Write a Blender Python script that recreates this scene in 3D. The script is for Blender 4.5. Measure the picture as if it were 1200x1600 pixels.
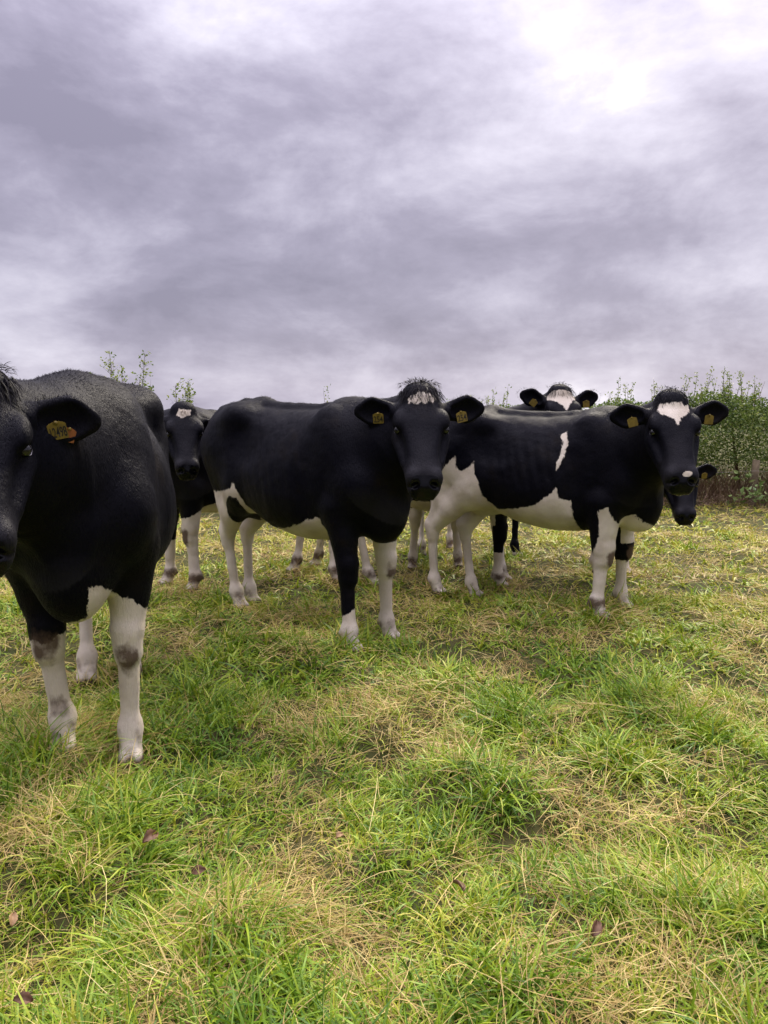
import bpy, math, random
import numpy as np
from mathutils import Vector, Matrix

R = math.radians
scene = bpy.context.scene
for o in list(bpy.data.objects):
    bpy.data.objects.remove(o)
COL = scene.collection

# ------------------------------------------------------------------ camera
CAM_H = 1.35
cam_d = bpy.data.cameras.new('camera')
cam = bpy.data.objects.new('camera', cam_d)
COL.objects.link(cam)
cam.location = (0, 0, CAM_H)
cam.rotation_euler = (R(90 - 7.853), 0, 0)
cam_d.sensor_fit = 'VERTICAL'
cam_d.sensor_height = 24.0
cam_d.lens = 24.0 * 1160 / 1600
cam_d.clip_start = 0.05
cam_d.clip_end = 3000
scene.camera = cam

# ------------------------------------------------------------------ sky, sun, exposure
SUN_EL, SUN_AZ = 42.0, 24.0            # azimuth measured clockwise from the view direction (+Y)
w = bpy.data.worlds.new('World')
scene.world = w
w.use_nodes = True
nt = w.node_tree
nt.nodes.clear()


def N(tree, typ, loc=(0, 0), **kw):
    n = tree.nodes.new(typ)
    n.location = loc
    for k, v in kw.items():
        setattr(n, k, v)
    return n


def ramp(tree, stops, interp='LINEAR'):
    n = tree.nodes.new('ShaderNodeValToRGB')
    n.color_ramp.interpolation = interp
    el = n.color_ramp.elements
    while len(el) < len(stops):
        el.new(0.5)
    for e, (p, c) in zip(el, stops):
        e.position = p
        e.color = (*c, 1) if len(c) == 3 else c
    return n


def math_node(tree, op, a, b=None, clamp=False):
    n = tree.nodes.new('ShaderNodeMath')
    n.operation = op
    n.use_clamp = clamp
    for i, v in enumerate((a, b)):
        if v is None:
            continue
        if isinstance(v, (int, float)):
            n.inputs[i].default_value = v
        else:
            tree.links.new(v, n.inputs[i])
    return n.outputs[0]


def build_world():
    L = nt.links.new
    out = N(nt, 'ShaderNodeOutputWorld')
    bg = N(nt, 'ShaderNodeBackground')
    L(bg.outputs[0], out.inputs[0])
    sky = N(nt, 'ShaderNodeTexSky', sky_type='NISHITA')
    sky.sun_disc = False
    sky.sun_elevation = R(SUN_EL)
    sky.sun_rotation = R(SUN_AZ)
    sky.air_density = 1.0
    sky.dust_density = 2.0
    tc = N(nt, 'ShaderNodeTexCoord')
    sep = N(nt, 'ShaderNodeSeparateXYZ')
    L(tc.outputs['Generated'], sep.inputs[0])
    z = math_node(nt, 'MAXIMUM', sep.outputs[2], 0.0)
    comb = N(nt, 'ShaderNodeCombineXYZ')
    L(sep.outputs[0], comb.inputs[0])
    L(sep.outputs[1], comb.inputs[1])
    L(z, comb.inputs[2])
    # big cloud masses
    m1 = N(nt, 'ShaderNodeMapping')
    m1.inputs['Location'].default_value = (4.0956, 18.8195, 3.4532)
    m1.inputs['Scale'].default_value = (1.9, 1.9, 4.6)
    L(comb.outputs[0], m1.inputs[0])
    n1 = N(nt, 'ShaderNodeTexNoise')
    n1.inputs['Scale'].default_value = 1.0
    n1.inputs['Detail'].default_value = 8
    n1.inputs['Roughness'].default_value = 0.56
    n1.inputs['Distortion'].default_value = 0.25
    L(m1.outputs[0], n1.inputs[0])
    # finer billows
    m2 = N(nt, 'ShaderNodeMapping')
    m2.inputs['Location'].default_value = (19.3313, 17.8748, 1.4939)
    m2.inputs['Scale'].default_value = (4.6, 4.6, 8.5)
    L(comb.outputs[0], m2.inputs[0])
    n2 = N(nt, 'ShaderNodeTexNoise')
    n2.inputs['Scale'].default_value = 1.0
    n2.inputs['Detail'].default_value = 7
    n2.inputs['Roughness'].default_value = 0.6
    n2.inputs['Distortion'].default_value = 0.2
    L(m2.outputs[0], n2.inputs[0])
    a = math_node(nt, 'MULTIPLY', n1.outputs[0], 0.56)
    b = math_node(nt, 'MULTIPLY', n2.outputs[0], 0.44)
    s = math_node(nt, 'ADD', a, b)
    cr = ramp(nt, [(0.38, (0.100, 0.092, 0.124)), (0.455, (0.133, 0.123, 0.161)), (0.52, (0.184, 0.173, 0.215)),
                   (0.60, (0.256, 0.244, 0.286)), (0.70, (0.42, 0.41, 0.435))])
    L(s, cr.inputs[0])
    # sky luminance: overhead boosted past real overcast for ground light, brighter round hidden sun
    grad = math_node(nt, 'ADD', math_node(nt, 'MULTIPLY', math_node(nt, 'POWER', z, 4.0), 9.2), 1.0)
    sd = Vector((math.sin(R(SUN_AZ)) * math.cos(R(SUN_EL)), math.cos(R(SUN_AZ)) * math.cos(R(SUN_EL)), math.sin(R(SUN_EL))))
    dot = N(nt, 'ShaderNodeVectorMath', operation='DOT_PRODUCT')
    L(tc.outputs['Generated'], dot.inputs[0])
    dot.inputs[1].default_value = sd
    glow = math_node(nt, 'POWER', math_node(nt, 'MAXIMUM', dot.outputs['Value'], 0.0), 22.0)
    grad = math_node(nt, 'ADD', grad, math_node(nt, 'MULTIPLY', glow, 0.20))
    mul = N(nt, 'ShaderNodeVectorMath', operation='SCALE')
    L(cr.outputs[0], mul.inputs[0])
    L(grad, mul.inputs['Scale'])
    # thin gaps let a little of the clear sky above through
    skys = N(nt, 'ShaderNodeVectorMath', operation='SCALE')
    L(sky.outputs[0], skys.inputs[0])
    skys.inputs['Scale'].default_value = 0.10
    mix = N(nt, 'ShaderNodeMix', data_type='RGBA')
    mix.inputs[0].default_value = 0.03
    L(mul.outputs[0], mix.inputs['A'])
    L(skys.outputs[0], mix.inputs['B'])
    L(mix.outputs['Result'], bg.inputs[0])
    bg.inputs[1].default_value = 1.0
    return sd


SUN_DIR = build_world()
sun_d = bpy.data.lights.new('sun', 'SUN')
sun_d.energy = 1.5
sun_d.angle = R(10)
sun_d.color = (1.0, 0.90, 0.74)
sun = bpy.data.objects.new('sun', sun_d)
COL.objects.link(sun)
sun.rotation_euler = (-SUN_DIR).to_track_quat('-Z', 'Y').to_euler()
scene.view_settings.view_transform = 'Standard'
scene.view_settings.look = 'None'
scene.view_settings.gamma = 1.0
scene.view_settings.exposure = 1.56
scene.view_settings.use_curve_mapping = False
scene.render.engine = 'CYCLES'
scene.cycles.max_bounces = 4
scene.cycles.diffuse_bounces = 2
scene.cycles.glossy_bounces = 2
scene.cycles.transmission_bounces = 2
scene.cycles.use_adaptive_sampling = True
scene.cycles.adaptive_threshold = 0.02
scene.cycles.use_denoising = True
scene.cycles.transparent_max_bounces = 4

# ------------------------------------------------------------------ helpers
rng = np.random.default_rng(11)


def tag(o, label=None, cat=None, group=None, kind=None):
    if label: o['label'] = label
    if cat: o['category'] = cat
    if group: o['group'] = group
    if kind: o['kind'] = kind
    return o


def empty(name, loc=(0, 0, 0), rz=0.0, scale=1.0):
    o = bpy.data.objects.new(name, None)
    COL.objects.link(o)
    o.empty_display_size = 0.2
    o.location = loc
    o.rotation_euler = (0, 0, rz)
    o.scale = (scale,) * 3
    return o


def mesh_obj(name, verts, faces, mats, parent=None, smooth=True, link=True):
    me = bpy.data.meshes.new(name)
    verts = np.asarray(verts, dtype=np.float32)
    faces = np.asarray(faces, dtype=np.int32)
    k = faces.shape[1]
    me.vertices.add(len(verts))
    me.vertices.foreach_set('co', verts.ravel())
    me.loops.add(faces.size)
    me.loops.foreach_set('vertex_index', faces.ravel())
    me.polygons.add(len(faces))
    me.polygons.foreach_set('loop_start', np.arange(0, faces.size, k, dtype=np.int32))
    me.polygons.foreach_set('loop_total', np.full(len(faces), k, dtype=np.int32))
    me.polygons.foreach_set('use_smooth', np.full(len(faces), smooth, dtype=bool))
    me.update(calc_edges=True)
    me.validate()
    for m in (mats if isinstance(mats, (list, tuple)) else [mats]):
        me.materials.append(m)
    o = bpy.data.objects.new(name, me)
    if link:
        COL.objects.link(o)
    if parent:
        o.parent = parent
    return o


def add_attr(o, name, data, typ='FLOAT'):
    a = o.data.attributes.new(name, typ, 'POINT')
    data = np.asarray(data)
    if typ == 'FLOAT_VECTOR':
        a.data.foreach_set('vector', data.astype(np.float32).ravel())
    elif typ == 'INT':
        a.data.foreach_set('value', data.astype(np.int32).ravel())
    else:
        a.data.foreach_set('value', data.astype(np.float32).ravel())


def lattice(ix, iy, seed):
    v = np.sin(ix * 127.1 + iy * 311.7 + seed * 74.7) * 43758.5453
    return v - np.floor(v)


def vnoise(x, y, seed=0):
    x = np.asarray(x, dtype=np.float64)
    y = np.asarray(y, dtype=np.float64)
    ix, iy = np.floor(x), np.floor(y)
    fx, fy = x - ix, y - iy
    ux, uy = fx * fx * (3 - 2 * fx), fy * fy * (3 - 2 * fy)
    a = lattice(ix, iy, seed) * (1 - ux) + lattice(ix + 1, iy, seed) * ux
    b = lattice(ix, iy + 1, seed) * (1 - ux) + lattice(ix + 1, iy + 1, seed) * ux
    return a * (1 - uy) + b * uy


def fbm(x, y, seed=0, octaves=3):
    s = 0; a = 1.0; t = 0
    for i in range(octaves):
        s = s + a * vnoise(x * 2 ** i, y * 2 ** i, seed + i * 7)
        t += a
        a *= 0.5
    return s / t


def ground_z(x, y):
    """Height of the pasture: low tussocks and hollows."""
    x = np.asarray(x, dtype=np.float64); y = np.asarray(y, dtype=np.float64)
    far = np.clip((np.hypot(x, y) - 14) / 20, 0, 1)
    near = 1 - np.clip((y - 3.0) / 1.2, 0, 1)
    z = (fbm(x * 2.3 + 5, y * 2.3, 3, 3) - 0.5) * (0.11 + 0.16 * near) + (fbm(x * 0.45, y * 0.45 + 9, 8, 2) - 0.5) * 0.08
    return z * (1 - far) - 0.01


# ------------------------------------------------------------------ materials
def new_mat(name):
    m = bpy.data.materials.new(name)
    m.use_nodes = True
    t = m.node_tree
    b = t.nodes['Principled BSDF']
    return m, t, b


def hide_material(name='cow_hide', spec=0.075):
    m, t, b = new_mat(name)
    L = t.links.new
    tc = N(t, 'ShaderNodeTexCoord')
    aw = N(t, 'ShaderNodeAttribute', attribute_name='white')
    ad = N(t, 'ShaderNodeAttribute', attribute_name='dirt')
    an = N(t, 'ShaderNodeAttribute', attribute_name='nose')
    ag = N(t, 'ShaderNodeAttribute', attribute_name='grey')
    # ragged edge of the white patches, in metres
    n1 = N(t, 'ShaderNodeTexNoise'); n1.inputs['Scale'].default_value = 42; n1.inputs['Detail'].default_value = 4
    n1.inputs['Roughness'].default_value = 0.65
    mp = N(t, 'ShaderNodeMapping'); mp.inputs['Scale'].default_value = (1.0, 1.0, 0.35)
    L(tc.outputs['Object'], mp.inputs[0]); L(mp.outputs[0], n1.inputs[0])
    e = math_node(t, 'MULTIPLY', math_node(t, 'SUBTRACT', n1.outputs[0], 0.5), 0.034)
    n1b = N(t, 'ShaderNodeTexNoise'); n1b.inputs['Scale'].default_value = 150; n1b.inputs['Detail'].default_value = 2
    L(mp.outputs[0], n1b.inputs[0])
    e = math_node(t, 'ADD', e, math_node(t, 'MULTIPLY', math_node(t, 'SUBTRACT', n1b.outputs[0], 0.5), 0.020))
    s = math_node(t, 'ADD', aw.outputs['Fac'], e)
    mask = math_node(t, 'MULTIPLY', math_node(t, 'ADD', s, 0.0028), 180.0, clamp=True)
    # coat colours
    n2 = N(t, 'ShaderNodeTexNoise'); n2.inputs['Scale'].default_value = 6; n2.inputs['Detail'].default_value = 5
    L(tc.outputs['Object'], n2.inputs[0])
    black = ramp(t, [(0.35, (0.0010, 0.0010, 0.0030)), (0.6, (0.0026, 0.0024, 0.0040)), (0.75, (0.0060, 0.0044, 0.0036))])
    L(n2.outputs[0], black.inputs[0])
    white = ramp(t, [(0.3, (0.45, 0.385, 0.285)), (0.7, (0.66, 0.595, 0.475))])
    L(n2.outputs[0], white.inputs[0])
    gm = N(t, 'ShaderNodeMix', data_type='RGBA')
    L(ag.outputs['Fac'], gm.inputs[0]); L(black.outputs[0], gm.inputs['A']); gm.inputs['B'].default_value = (0.0125, 0.0118, 0.0135, 1)
    mix = N(t, 'ShaderNodeMix', data_type='RGBA')
    L(mask, mix.inputs[0]); L(gm.outputs['Result'], mix.inputs['A']); L(white.outputs[0], mix.inputs['B'])
    # mud on knees and hooves
    n3 = N(t, 'ShaderNodeTexNoise'); n3.inputs['Scale'].default_value = 22; n3.inputs['Detail'].default_value = 5
    L(tc.outputs['Object'], n3.inputs[0])
    dm = math_node(t, 'MULTIPLY', math_node(t, 'SUBTRACT', math_node(t, 'ADD', ad.outputs['Fac'], math_node(t, 'MULTIPLY', n3.outputs[0], 1.1)), 0.86), 2.4, clamp=True)
    dm = math_node(t, 'MULTIPLY', dm, 0.93)
    mix2 = N(t, 'ShaderNodeMix', data_type='RGBA')
    L(dm, mix2.inputs[0]); L(mix.outputs['Result'], mix2.inputs['A']); mix2.inputs['B'].default_value = (0.090, 0.058, 0.038, 1)
    # bare nose leather
    mix3 = N(t, 'ShaderNodeMix', data_type='RGBA')
    L(an.outputs['Fac'], mix3.inputs[0]); L(mix2.outputs['Result'], mix3.inputs['A']); mix3.inputs['B'].default_value = (0.0018, 0.0018, 0.0030, 1)
    L(mix3.outputs['Result'], b.inputs['Base Color'])
    rr = N(t, 'ShaderNodeMapRange'); rr.inputs['From Min'].default_value = 0; rr.inputs['From Max'].default_value = 1
    rr.inputs['To Min'].default_value = 0.50; rr.inputs['To Max'].default_value = 0.12
    L(an.outputs['Fac'], rr.inputs[0]); L(rr.outputs[0], b.inputs['Roughness'])
    b.inputs['Specular IOR Level'].default_value = 0.20
    sp = N(t, 'ShaderNodeMapRange'); sp.inputs['To Min'].default_value = spec; sp.inputs['To Max'].default_value = 0.17
    L(an.outputs['Fac'], sp.inputs[0]); L(sp.outputs[0], b.inputs['Specular IOR Level'])
    b.inputs['Sheen Weight'].default_value = 0.012
    b.inputs['Sheen Roughness'].default_value = 0.4
    b.inputs['Sheen Tint'].default_value = (0.75, 0.75, 0.85, 1)
    # hair lie: fine streaks running down and back
    mp2 = N(t, 'ShaderNodeMapping'); mp2.inputs['Scale'].default_value = (150, 150, 32)
    mp2.inputs['Rotation'].default_value = (0, R(38), 0)
    L(tc.outputs['Object'], mp2.inputs[0])
    n4 = N(t, 'ShaderNodeTexNoise'); n4.inputs['Scale'].default_value = 1; n4.inputs['Detail'].default_value = 3; n4.inputs['Distortion'].default_value = 1.2
    L(mp2.outputs[0], n4.inputs[0])
    n5 = N(t, 'ShaderNodeTexNoise'); n5.inputs['Scale'].default_value = 14; n5.inputs['Detail'].default_value = 4
    L(tc.outputs['Object'], n5.inputs[0])
    hs = math_node(t, 'ADD', n4.outputs[0], math_node(t, 'MULTIPLY', n5.outputs[0], 1.5))
    inv = math_node(t, 'SUBTRACT', 1.0, math_node(t, 'MULTIPLY', an.outputs['Fac'], 0.7))
    bp = N(t, 'ShaderNodeBump'); bp.inputs['Distance'].default_value = 0.006
    L(math_node(t, 'MULTIPLY', inv, 0.55), bp.inputs['Strength'])
    L(hs, bp.inputs['Height']); L(bp.outputs[0], b.inputs['Normal'])
    return m


def simple_mat(name, col, rough=0.6, spec=0.5, var=0.0, scale=20, bump=0.0, col2=None):
    m, t, b = new_mat(name)
    b.inputs['Roughness'].default_value = rough
    b.inputs['Specular IOR Level'].default_value = spec
    tc = N(t, 'ShaderNodeTexCoord')
    n = N(t, 'ShaderNodeTexNoise'); n.inputs['Scale'].default_value = scale; n.inputs['Detail'].default_value = 5
    t.links.new(tc.outputs['Object'], n.inputs[0])
    c2 = col2 or tuple(c * (1 - var) for c in col)
    r = ramp(t, [(0.3, c2), (0.7, col)])
    t.links.new(n.outputs[0], r.inputs[0]); t.links.new(r.outputs[0], b.inputs['Base Color'])
    if bump:
        bp = N(t, 'ShaderNodeBump'); bp.inputs['Strength'].default_value = bump; bp.inputs['Distance'].default_value = 0.01
        t.links.new(n.outputs[0], bp.inputs['Height']); t.links.new(bp.outputs[0], b.inputs['Normal'])
    return m


def blade_material(name, stops, trans=0.22, patch=True, rough=0.5):
    """Leaf blades: colour from a per-blade value, shifted by clump and by broad patches of the field."""
    m, t, b = new_mat(name)
    L = t.links.new
    at = N(t, 'ShaderNodeAttribute', attribute_name='tone')
    v = math_node(t, 'MULTIPLY', at.outputs['Fac'], 0.84)
    if patch:
        g = N(t, 'ShaderNodeNewGeometry')
        n = N(t, 'ShaderNodeTexNoise'); n.inputs['Scale'].default_value = 1.6; n.inputs['Detail'].default_value = 3
        L(g.outputs['Position'], n.inputs[0])
        v = math_node(t, 'ADD', v, math_node(t, 'MULTIPLY', math_node(t, 'SUBTRACT', n.outputs[0], 0.46), 0.55))
    else:
        v = math_node(t, 'ADD', v, 0.08)
    r = ramp(t, stops)
    L(v, r.inputs[0])
    L(r.outputs[0], b.inputs['Base Color'])
    b.inputs['Roughness'].default_value = rough
    b.inputs['Specular IOR Level'].default_value = 0.35
    tr = N(t, 'ShaderNodeBsdfTranslucent')
    L(r.outputs[0], tr.inputs[0])
    ms = N(t, 'ShaderNodeMixShader'); ms.inputs[0].default_value = trans
    L(b.outputs[0], ms.inputs[1]); L(tr.outputs[0], ms.inputs[2])
    L(ms.outputs[0], t.nodes['Material Output'].inputs[0])
    return m


M = {}
M['hide'] = hide_material()
M['coat'] = hide_material('cow_coat_hair', 0.03)
M['hair_dark'] = simple_mat('poll_hair_dark', (0.0085, 0.0065, 0.0065), 0.55, 0.12, 0.4, 60, col2=(0.003, 0.0026, 0.0030))
M['hair_light'] = simple_mat('poll_hair_cream', (0.50, 0.43, 0.33), 0.6, 0.2, 0.3, 60)
M['eye'] = simple_mat('eye_dark', (0.006, 0.005, 0.006), 0.04, 0.6)
M['eye_rim'] = simple_mat('eye_rim_pale', (0.30, 0.28, 0.31), 0.35, 0.4)
M['eye_rim_dark'] = simple_mat('eye_rim_dark', (0.012, 0.010, 0.012), 0.3, 0.4)
M['tag'] = simple_mat('ear_tag_yellow', (0.20, 0.140, 0.020), 0.5, 0.3, 0.4, 45)
M['tag_orange'] = simple_mat('ear_tag_orange', (0.28, 0.09, 0.02), 0.5, 0.4, 0.3, 45)
M['ink'] = simple_mat('tag_print', (0.012, 0.011, 0.010), 0.6, 0.3)
M['hoof'] = simple_mat('hoof_horn', (0.07, 0.05, 0.038), 0.55, 0.4, 0.5, 30)
M['soil'] = simple_mat('pasture_soil', (0.070, 0.062, 0.022), 0.95, 0.1, 0.4, 9.0, 0.6, col2=(0.040, 0.048, 0.014))
M['grass'] = blade_material('grass_green', [(0.06, (0.065, 0.145, 0.009)), (0.28, (0.155, 0.265, 0.012)), (0.52, (0.270, 0.365, 0.018)), (0.76, (0.450, 0.430, 0.050)), (1.0, (0.52, 0.43, 0.10))])
M['straw'] = blade_material('grass_straw', [(0.08, (0.23, 0.135, 0.045)), (0.34, (0.43, 0.305, 0.100)), (0.66, (0.64, 0.505, 0.175)), (1.0, (0.76, 0.65, 0.30))], 0.25)
M['leaf'] = blade_material('hedge_leaf', [(0.08, (0.040, 0.075, 0.014)), (0.4, (0.095, 0.150, 0.026)), (0.7, (0.190, 0.250, 0.050)), (1.0, (0.36, 0.37, 0.11))], 0.42, False, 0.42)
M['twig'] = simple_mat('hedge_twig', (0.17, 0.105, 0.070), 0.85, 0.2, 0.5, 12)
M['dry_stem'] = blade_material('dry_stem', [(0.1, (0.10, 0.062, 0.036)), (0.5, (0.21, 0.135, 0.080)), (1.0, (0.36, 0.26, 0.16))], 0.1, False, 0.8)
M['bramble'] = blade_material('bramble_leaf', [(0.1, (0.08, 0.14, 0.030)), (0.6, (0.17, 0.25, 0.065)), (1.0, (0.33, 0.38, 0.14))], 0.3, False, 0.4)
M['dead_leaf'] = simple_mat('dead_leaf', (0.15, 0.075, 0.036), 0.6, 0.3, 0.5, 30)
M['dead_leaf_pale'] = simple_mat('dead_leaf_pale', (0.36, 0.22, 0.10), 0.6, 0.3, 0.4, 30)
M['wire'] = simple_mat('fence_wire', (0.22, 0.20, 0.18), 0.45, 0.5, 0.3, 60)
M['post'] = simple_mat('fence_post_wood', (0.16, 0.125, 0.075), 0.9, 0.1, 0.5, 16, 0.6)

# ------------------------------------------------------------------ pasture
def build_ground():
    a = np.concatenate([-np.geomspace(700, 14, 24), np.linspace(-13.5, -3.6, 34), np.linspace(-3.5, 3.5, 118), np.linspace(3.6, 13.5, 34), np.geomspace(14, 700, 24)])
    b = np.concatenate([-np.geomspace(300, 2, 14), np.linspace(-1, 0.9, 8), np.linspace(1.0, 4.6, 60), np.linspace(4.7, 12.5, 66), np.linspace(12.8, 18, 12), np.geomspace(19, 900, 24)])
    X, Y = np.meshgrid(a, b, indexing='ij')
    Z = ground_z(X, Y)
    v = np.stack([X, Y, Z], -1).reshape(-1, 3)
    nx, ny = len(a), len(b)
    i = np.arange(nx * ny).reshape(nx, ny)
    f = np.stack([i[:-1, :-1], i[1:, :-1], i[1:, 1:], i[:-1, 1:]], -1).reshape(-1, 4)
    o = mesh_obj('ground', v, f, M['soil'])
    o['kind'] = 'structure'


build_ground()


def ribbons(roots, dirs, lens, widths, droop, segs=4, curl=None, rs=None, taper=0.85):
    """Curved tapering blades as quads. roots (n,3), dirs (n,3) unit start direction, droop = downward bend."""
    rs = rs or rng
    n = len(roots)
    ts = np.linspace(0, 1, segs + 1)
    d = dirs / np.linalg.norm(dirs, axis=1, keepdims=True)
    side = np.cross(d, np.array([0, 0, 1.0]))
    ln = np.linalg.norm(side, axis=1, keepdims=True)
    side = np.where(ln < 1e-3, np.array([[1.0, 0, 0]]), side / np.maximum(ln, 1e-6))
    tw = rs.uniform(-0.9, 0.9, n)[:, None]
    up = np.cross(side, d)
    wdir = side * np.cos(tw) + up * np.sin(tw)
    if curl is None:
        curl = np.zeros(n)
    P = np.zeros((n, segs + 1, 3))
    p = roots.copy()
    cur = d.copy()
    P[:, 0] = p
    for k in range(1, segs + 1):
        cur = cur + np.stack([np.zeros(n), np.zeros(n), -droop / segs], -1) + side * (curl / segs)[:, None]
        cur /= np.linalg.norm(cur, axis=1, keepdims=True)
        p = p + cur * (lens / segs)[:, None]
        P[:, k] = p
    wid = widths[:, None] * (1 - taper * ts[None] ** 2.2) * 0.5
    A = P - wdir[:, None] * wid[..., None]
    B = P + wdir[:, None] * wid[..., None]
    V = np.stack([A, B], 2).reshape(n, -1, 3)
    m = 2 * (segs + 1)
    base = (np.arange(n) * m)[:, None, None]
    k = np.arange(segs)
    q = np.stack([2 * k, 2 * k + 1, 2 * k + 3, 2 * k + 2], -1)[None]
    F = (base + q).reshape(-1, 4)
    return V.reshape(-1, 3), F, m



FEET = []


def build_grass():
    """Tousled pasture: blades rooted in tufts, tufts combed by a slowly turning lay."""
    VV, FF, TT, MM = [], [], [], []
    off = 0
    bands = [  # near, far, tufts per m2, blades per tuft, segments, width factor
        (1.0, 2.2, 1080, 15, 4, 1.36), (2.2, 3.4, 720, 14, 4, 1.5), (3.4, 5.2, 420, 12, 3, 2.1), (5.2, 8.0, 265, 11, 2, 2.85), (8.0, 12.2, 125, 9, 2, 4.0)]
    for d0, d1, dens, nb, segs, wf in bands:
        hw = 0.56 * d1 + 1.5
        n = int((d1 - d0) * 2 * hw * dens)
        y = rng.uniform(d0, d1, n); x = rng.uniform(-hw, hw, n)
        k = (np.abs(x) < 0.56 * y + 0.2) | ((np.abs(x) < 0.56 * y + 1.5) & (rng.uniform(0, 1, n) < .33))
        x, y = x[k], y[k]
        fp = np.array([p for p in FEET if d0 <= p[1] < d1]).reshape(-1, 2)
        if len(fp):
            aa = rng.uniform(0, 2 * math.pi, (len(fp), 34)); rr_ = rng.uniform(.045, .17, (len(fp), 34))
            x = np.concatenate([x, (fp[:, :1] + rr_ * np.cos(aa)).ravel()]); y = np.concatenate([y, (fp[:, 1:] + rr_ * np.sin(aa)).ravel()])
        n = len(x)
        dist = np.hypot(x, y)
        a = fbm(x * 4.4 + 31, y * 4.4, 21, 3)
        b = fbm(x * 3.4, y * 3.4 + 17, 41, 3)
        hgt = 0.25 + 0.75 * fbm(x * 2.9 + 7, y * 2.9, 77, 2) + 1.5 * np.clip(fbm(x * 2.3 + 5, y * 2.3, 3, 3) - .30, 0, 1)
        far = np.clip((dist - 3.8) / 4.5, 0, 1)
        hgt = hgt * (0.92 - 0.34 * far)
        if len(fp):
            hgt[-fp.shape[0] * 34:] += .45
        p_straw = np.clip((a - 0.50) * 2.2 + 0.22 + 0.11 * far, 0.08, 0.58)
        lush = np.clip((b - 0.48) * 4.0 + 0.3, 0, 1) * (1 - 0.6 * p_straw)
        ang = fbm(x * 0.8 + 3, y * 0.8, 61, 2) * 4 * math.pi + rng.normal(0, 0.9, n)
        tstraw = rng.uniform(0, 1, n) < p_straw
        ttone = rng.uniform(0, 1, n)
        # expand to blades
        rep_ = lambda q: np.repeat(q, nb)
        m = n * nb
        st = np.where(rng.uniform(0, 1, m) < 0.50, rep_(tstraw), rng.uniform(0, 1, m) < rep_(p_straw) * 0.8)
        H_ = rep_(hgt); LU = rep_(lush)
        ra = rng.uniform(0, 2 * math.pi, m); rr = np.where(st, .062, .034) * np.sqrt(rng.uniform(0, 1, m))
        bx = rep_(x) + rr * np.cos(ra); by = rep_(y) + rr * np.sin(ra)
        bz = ground_z(bx, by) - 0.012
        bz = bz + np.where(st, rng.uniform(0, .055, m) * H_, 0)
        la = rep_(ang) + rng.normal(0, 0.55, m)
        comb = np.where(st, rng.uniform(.5, 3.2, m), np.abs(rng.normal(0.55, .45, m)) * (1.25 - .5 * LU))
        sp = np.where(st, .8, .42)
        dirs = np.stack([np.cos(la) * comb + rng.normal(0, 1, m) * sp, np.sin(la) * comb + rng.normal(0, 1, m) * sp, np.ones(m)], -1)
        ln = np.where(st, rng.uniform(.06, .20, m), rng.uniform(.055, .125, m) + rng.uniform(0, .10, m) * LU) * (0.55 + 0.5 * H_)
        wd = np.where(st, rng.uniform(.0010, .0022, m), rng.uniform(.0026, .0050, m) + .0022 * LU * rng.uniform(0, 1, m)) * wf
        dr = np.where(st, rng.uniform(.1, 1.5, m), rng.uniform(.5, 2.3, m))
        cu = rng.normal(0, 1, m) * np.where(st, 1.3, .6)
        V, F, per = ribbons(np.stack([bx, by, bz], -1), dirs, ln, wd, dr, segs, cu)
        gz = np.repeat(bz, per) - .03
        V[:, 2] = np.maximum(V[:, 2], gz)
        tone = np.clip(0.50 * rng.uniform(0, 1, m) + 0.5 * rep_(ttone) + np.where(st, 0, 0.42 * rep_(far) - 0.18 * LU), 0, 1)
        VV.append(V); FF.append(F + off); off += len(V)
        TT.append(np.repeat(tone, per)); MM.append(np.repeat(st.astype(np.int32), segs))
    # stray bleached stalks lying across the sward
    m = 900
    y = 1.2 + 9 * rng.uniform(0, 1, m) ** 1.4; x = rng.uniform(-1, 1, m) * (0.56 * y + .4)
    la = rng.uniform(0, 2 * math.pi, m); c = rng.uniform(.6, 3.5, m)
    dirs = np.stack([np.cos(la) * c, np.sin(la) * c, np.ones(m)], -1)
    V, F, per = ribbons(np.stack([x, y, ground_z(x, y) + rng.uniform(0, .05, m)], -1), dirs, rng.uniform(.16, .40, m), rng.uniform(.0013, .0023, m) * (1 + y / 8), rng.uniform(.1, 1.3, m), 5, rng.normal(0, .7, m))
    VV.append(V); FF.append(F + off); TT.append(np.repeat(rng.uniform(.5, 1, m), per)); MM.append(np.ones(m * 5, dtype=np.int32))
    V = np.concatenate(VV); F = np.concatenate(FF)
    o = mesh_obj('grass', V, F, [M['grass'], M['straw']])
    add_attr(o, 'tone', np.concatenate(TT))
    o.data.polygons.foreach_set('material_index', np.concatenate(MM).astype(np.int32))
    tag(o, 'rough tousled pasture grass, green with pale straw patches', 'grass', kind='stuff')
    print('grass tris', len(F) * 2)


# ------------------------------------------------------------------ implicit-surface cows
def smin(a, b, k):
    h = np.clip(0.5 + 0.5 * (b - a) / k, 0, 1)
    return b + (a - b) * h - k * h * (1 - h)


def smax(a, b, k):
    return -smin(-a, -b, k)


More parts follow.
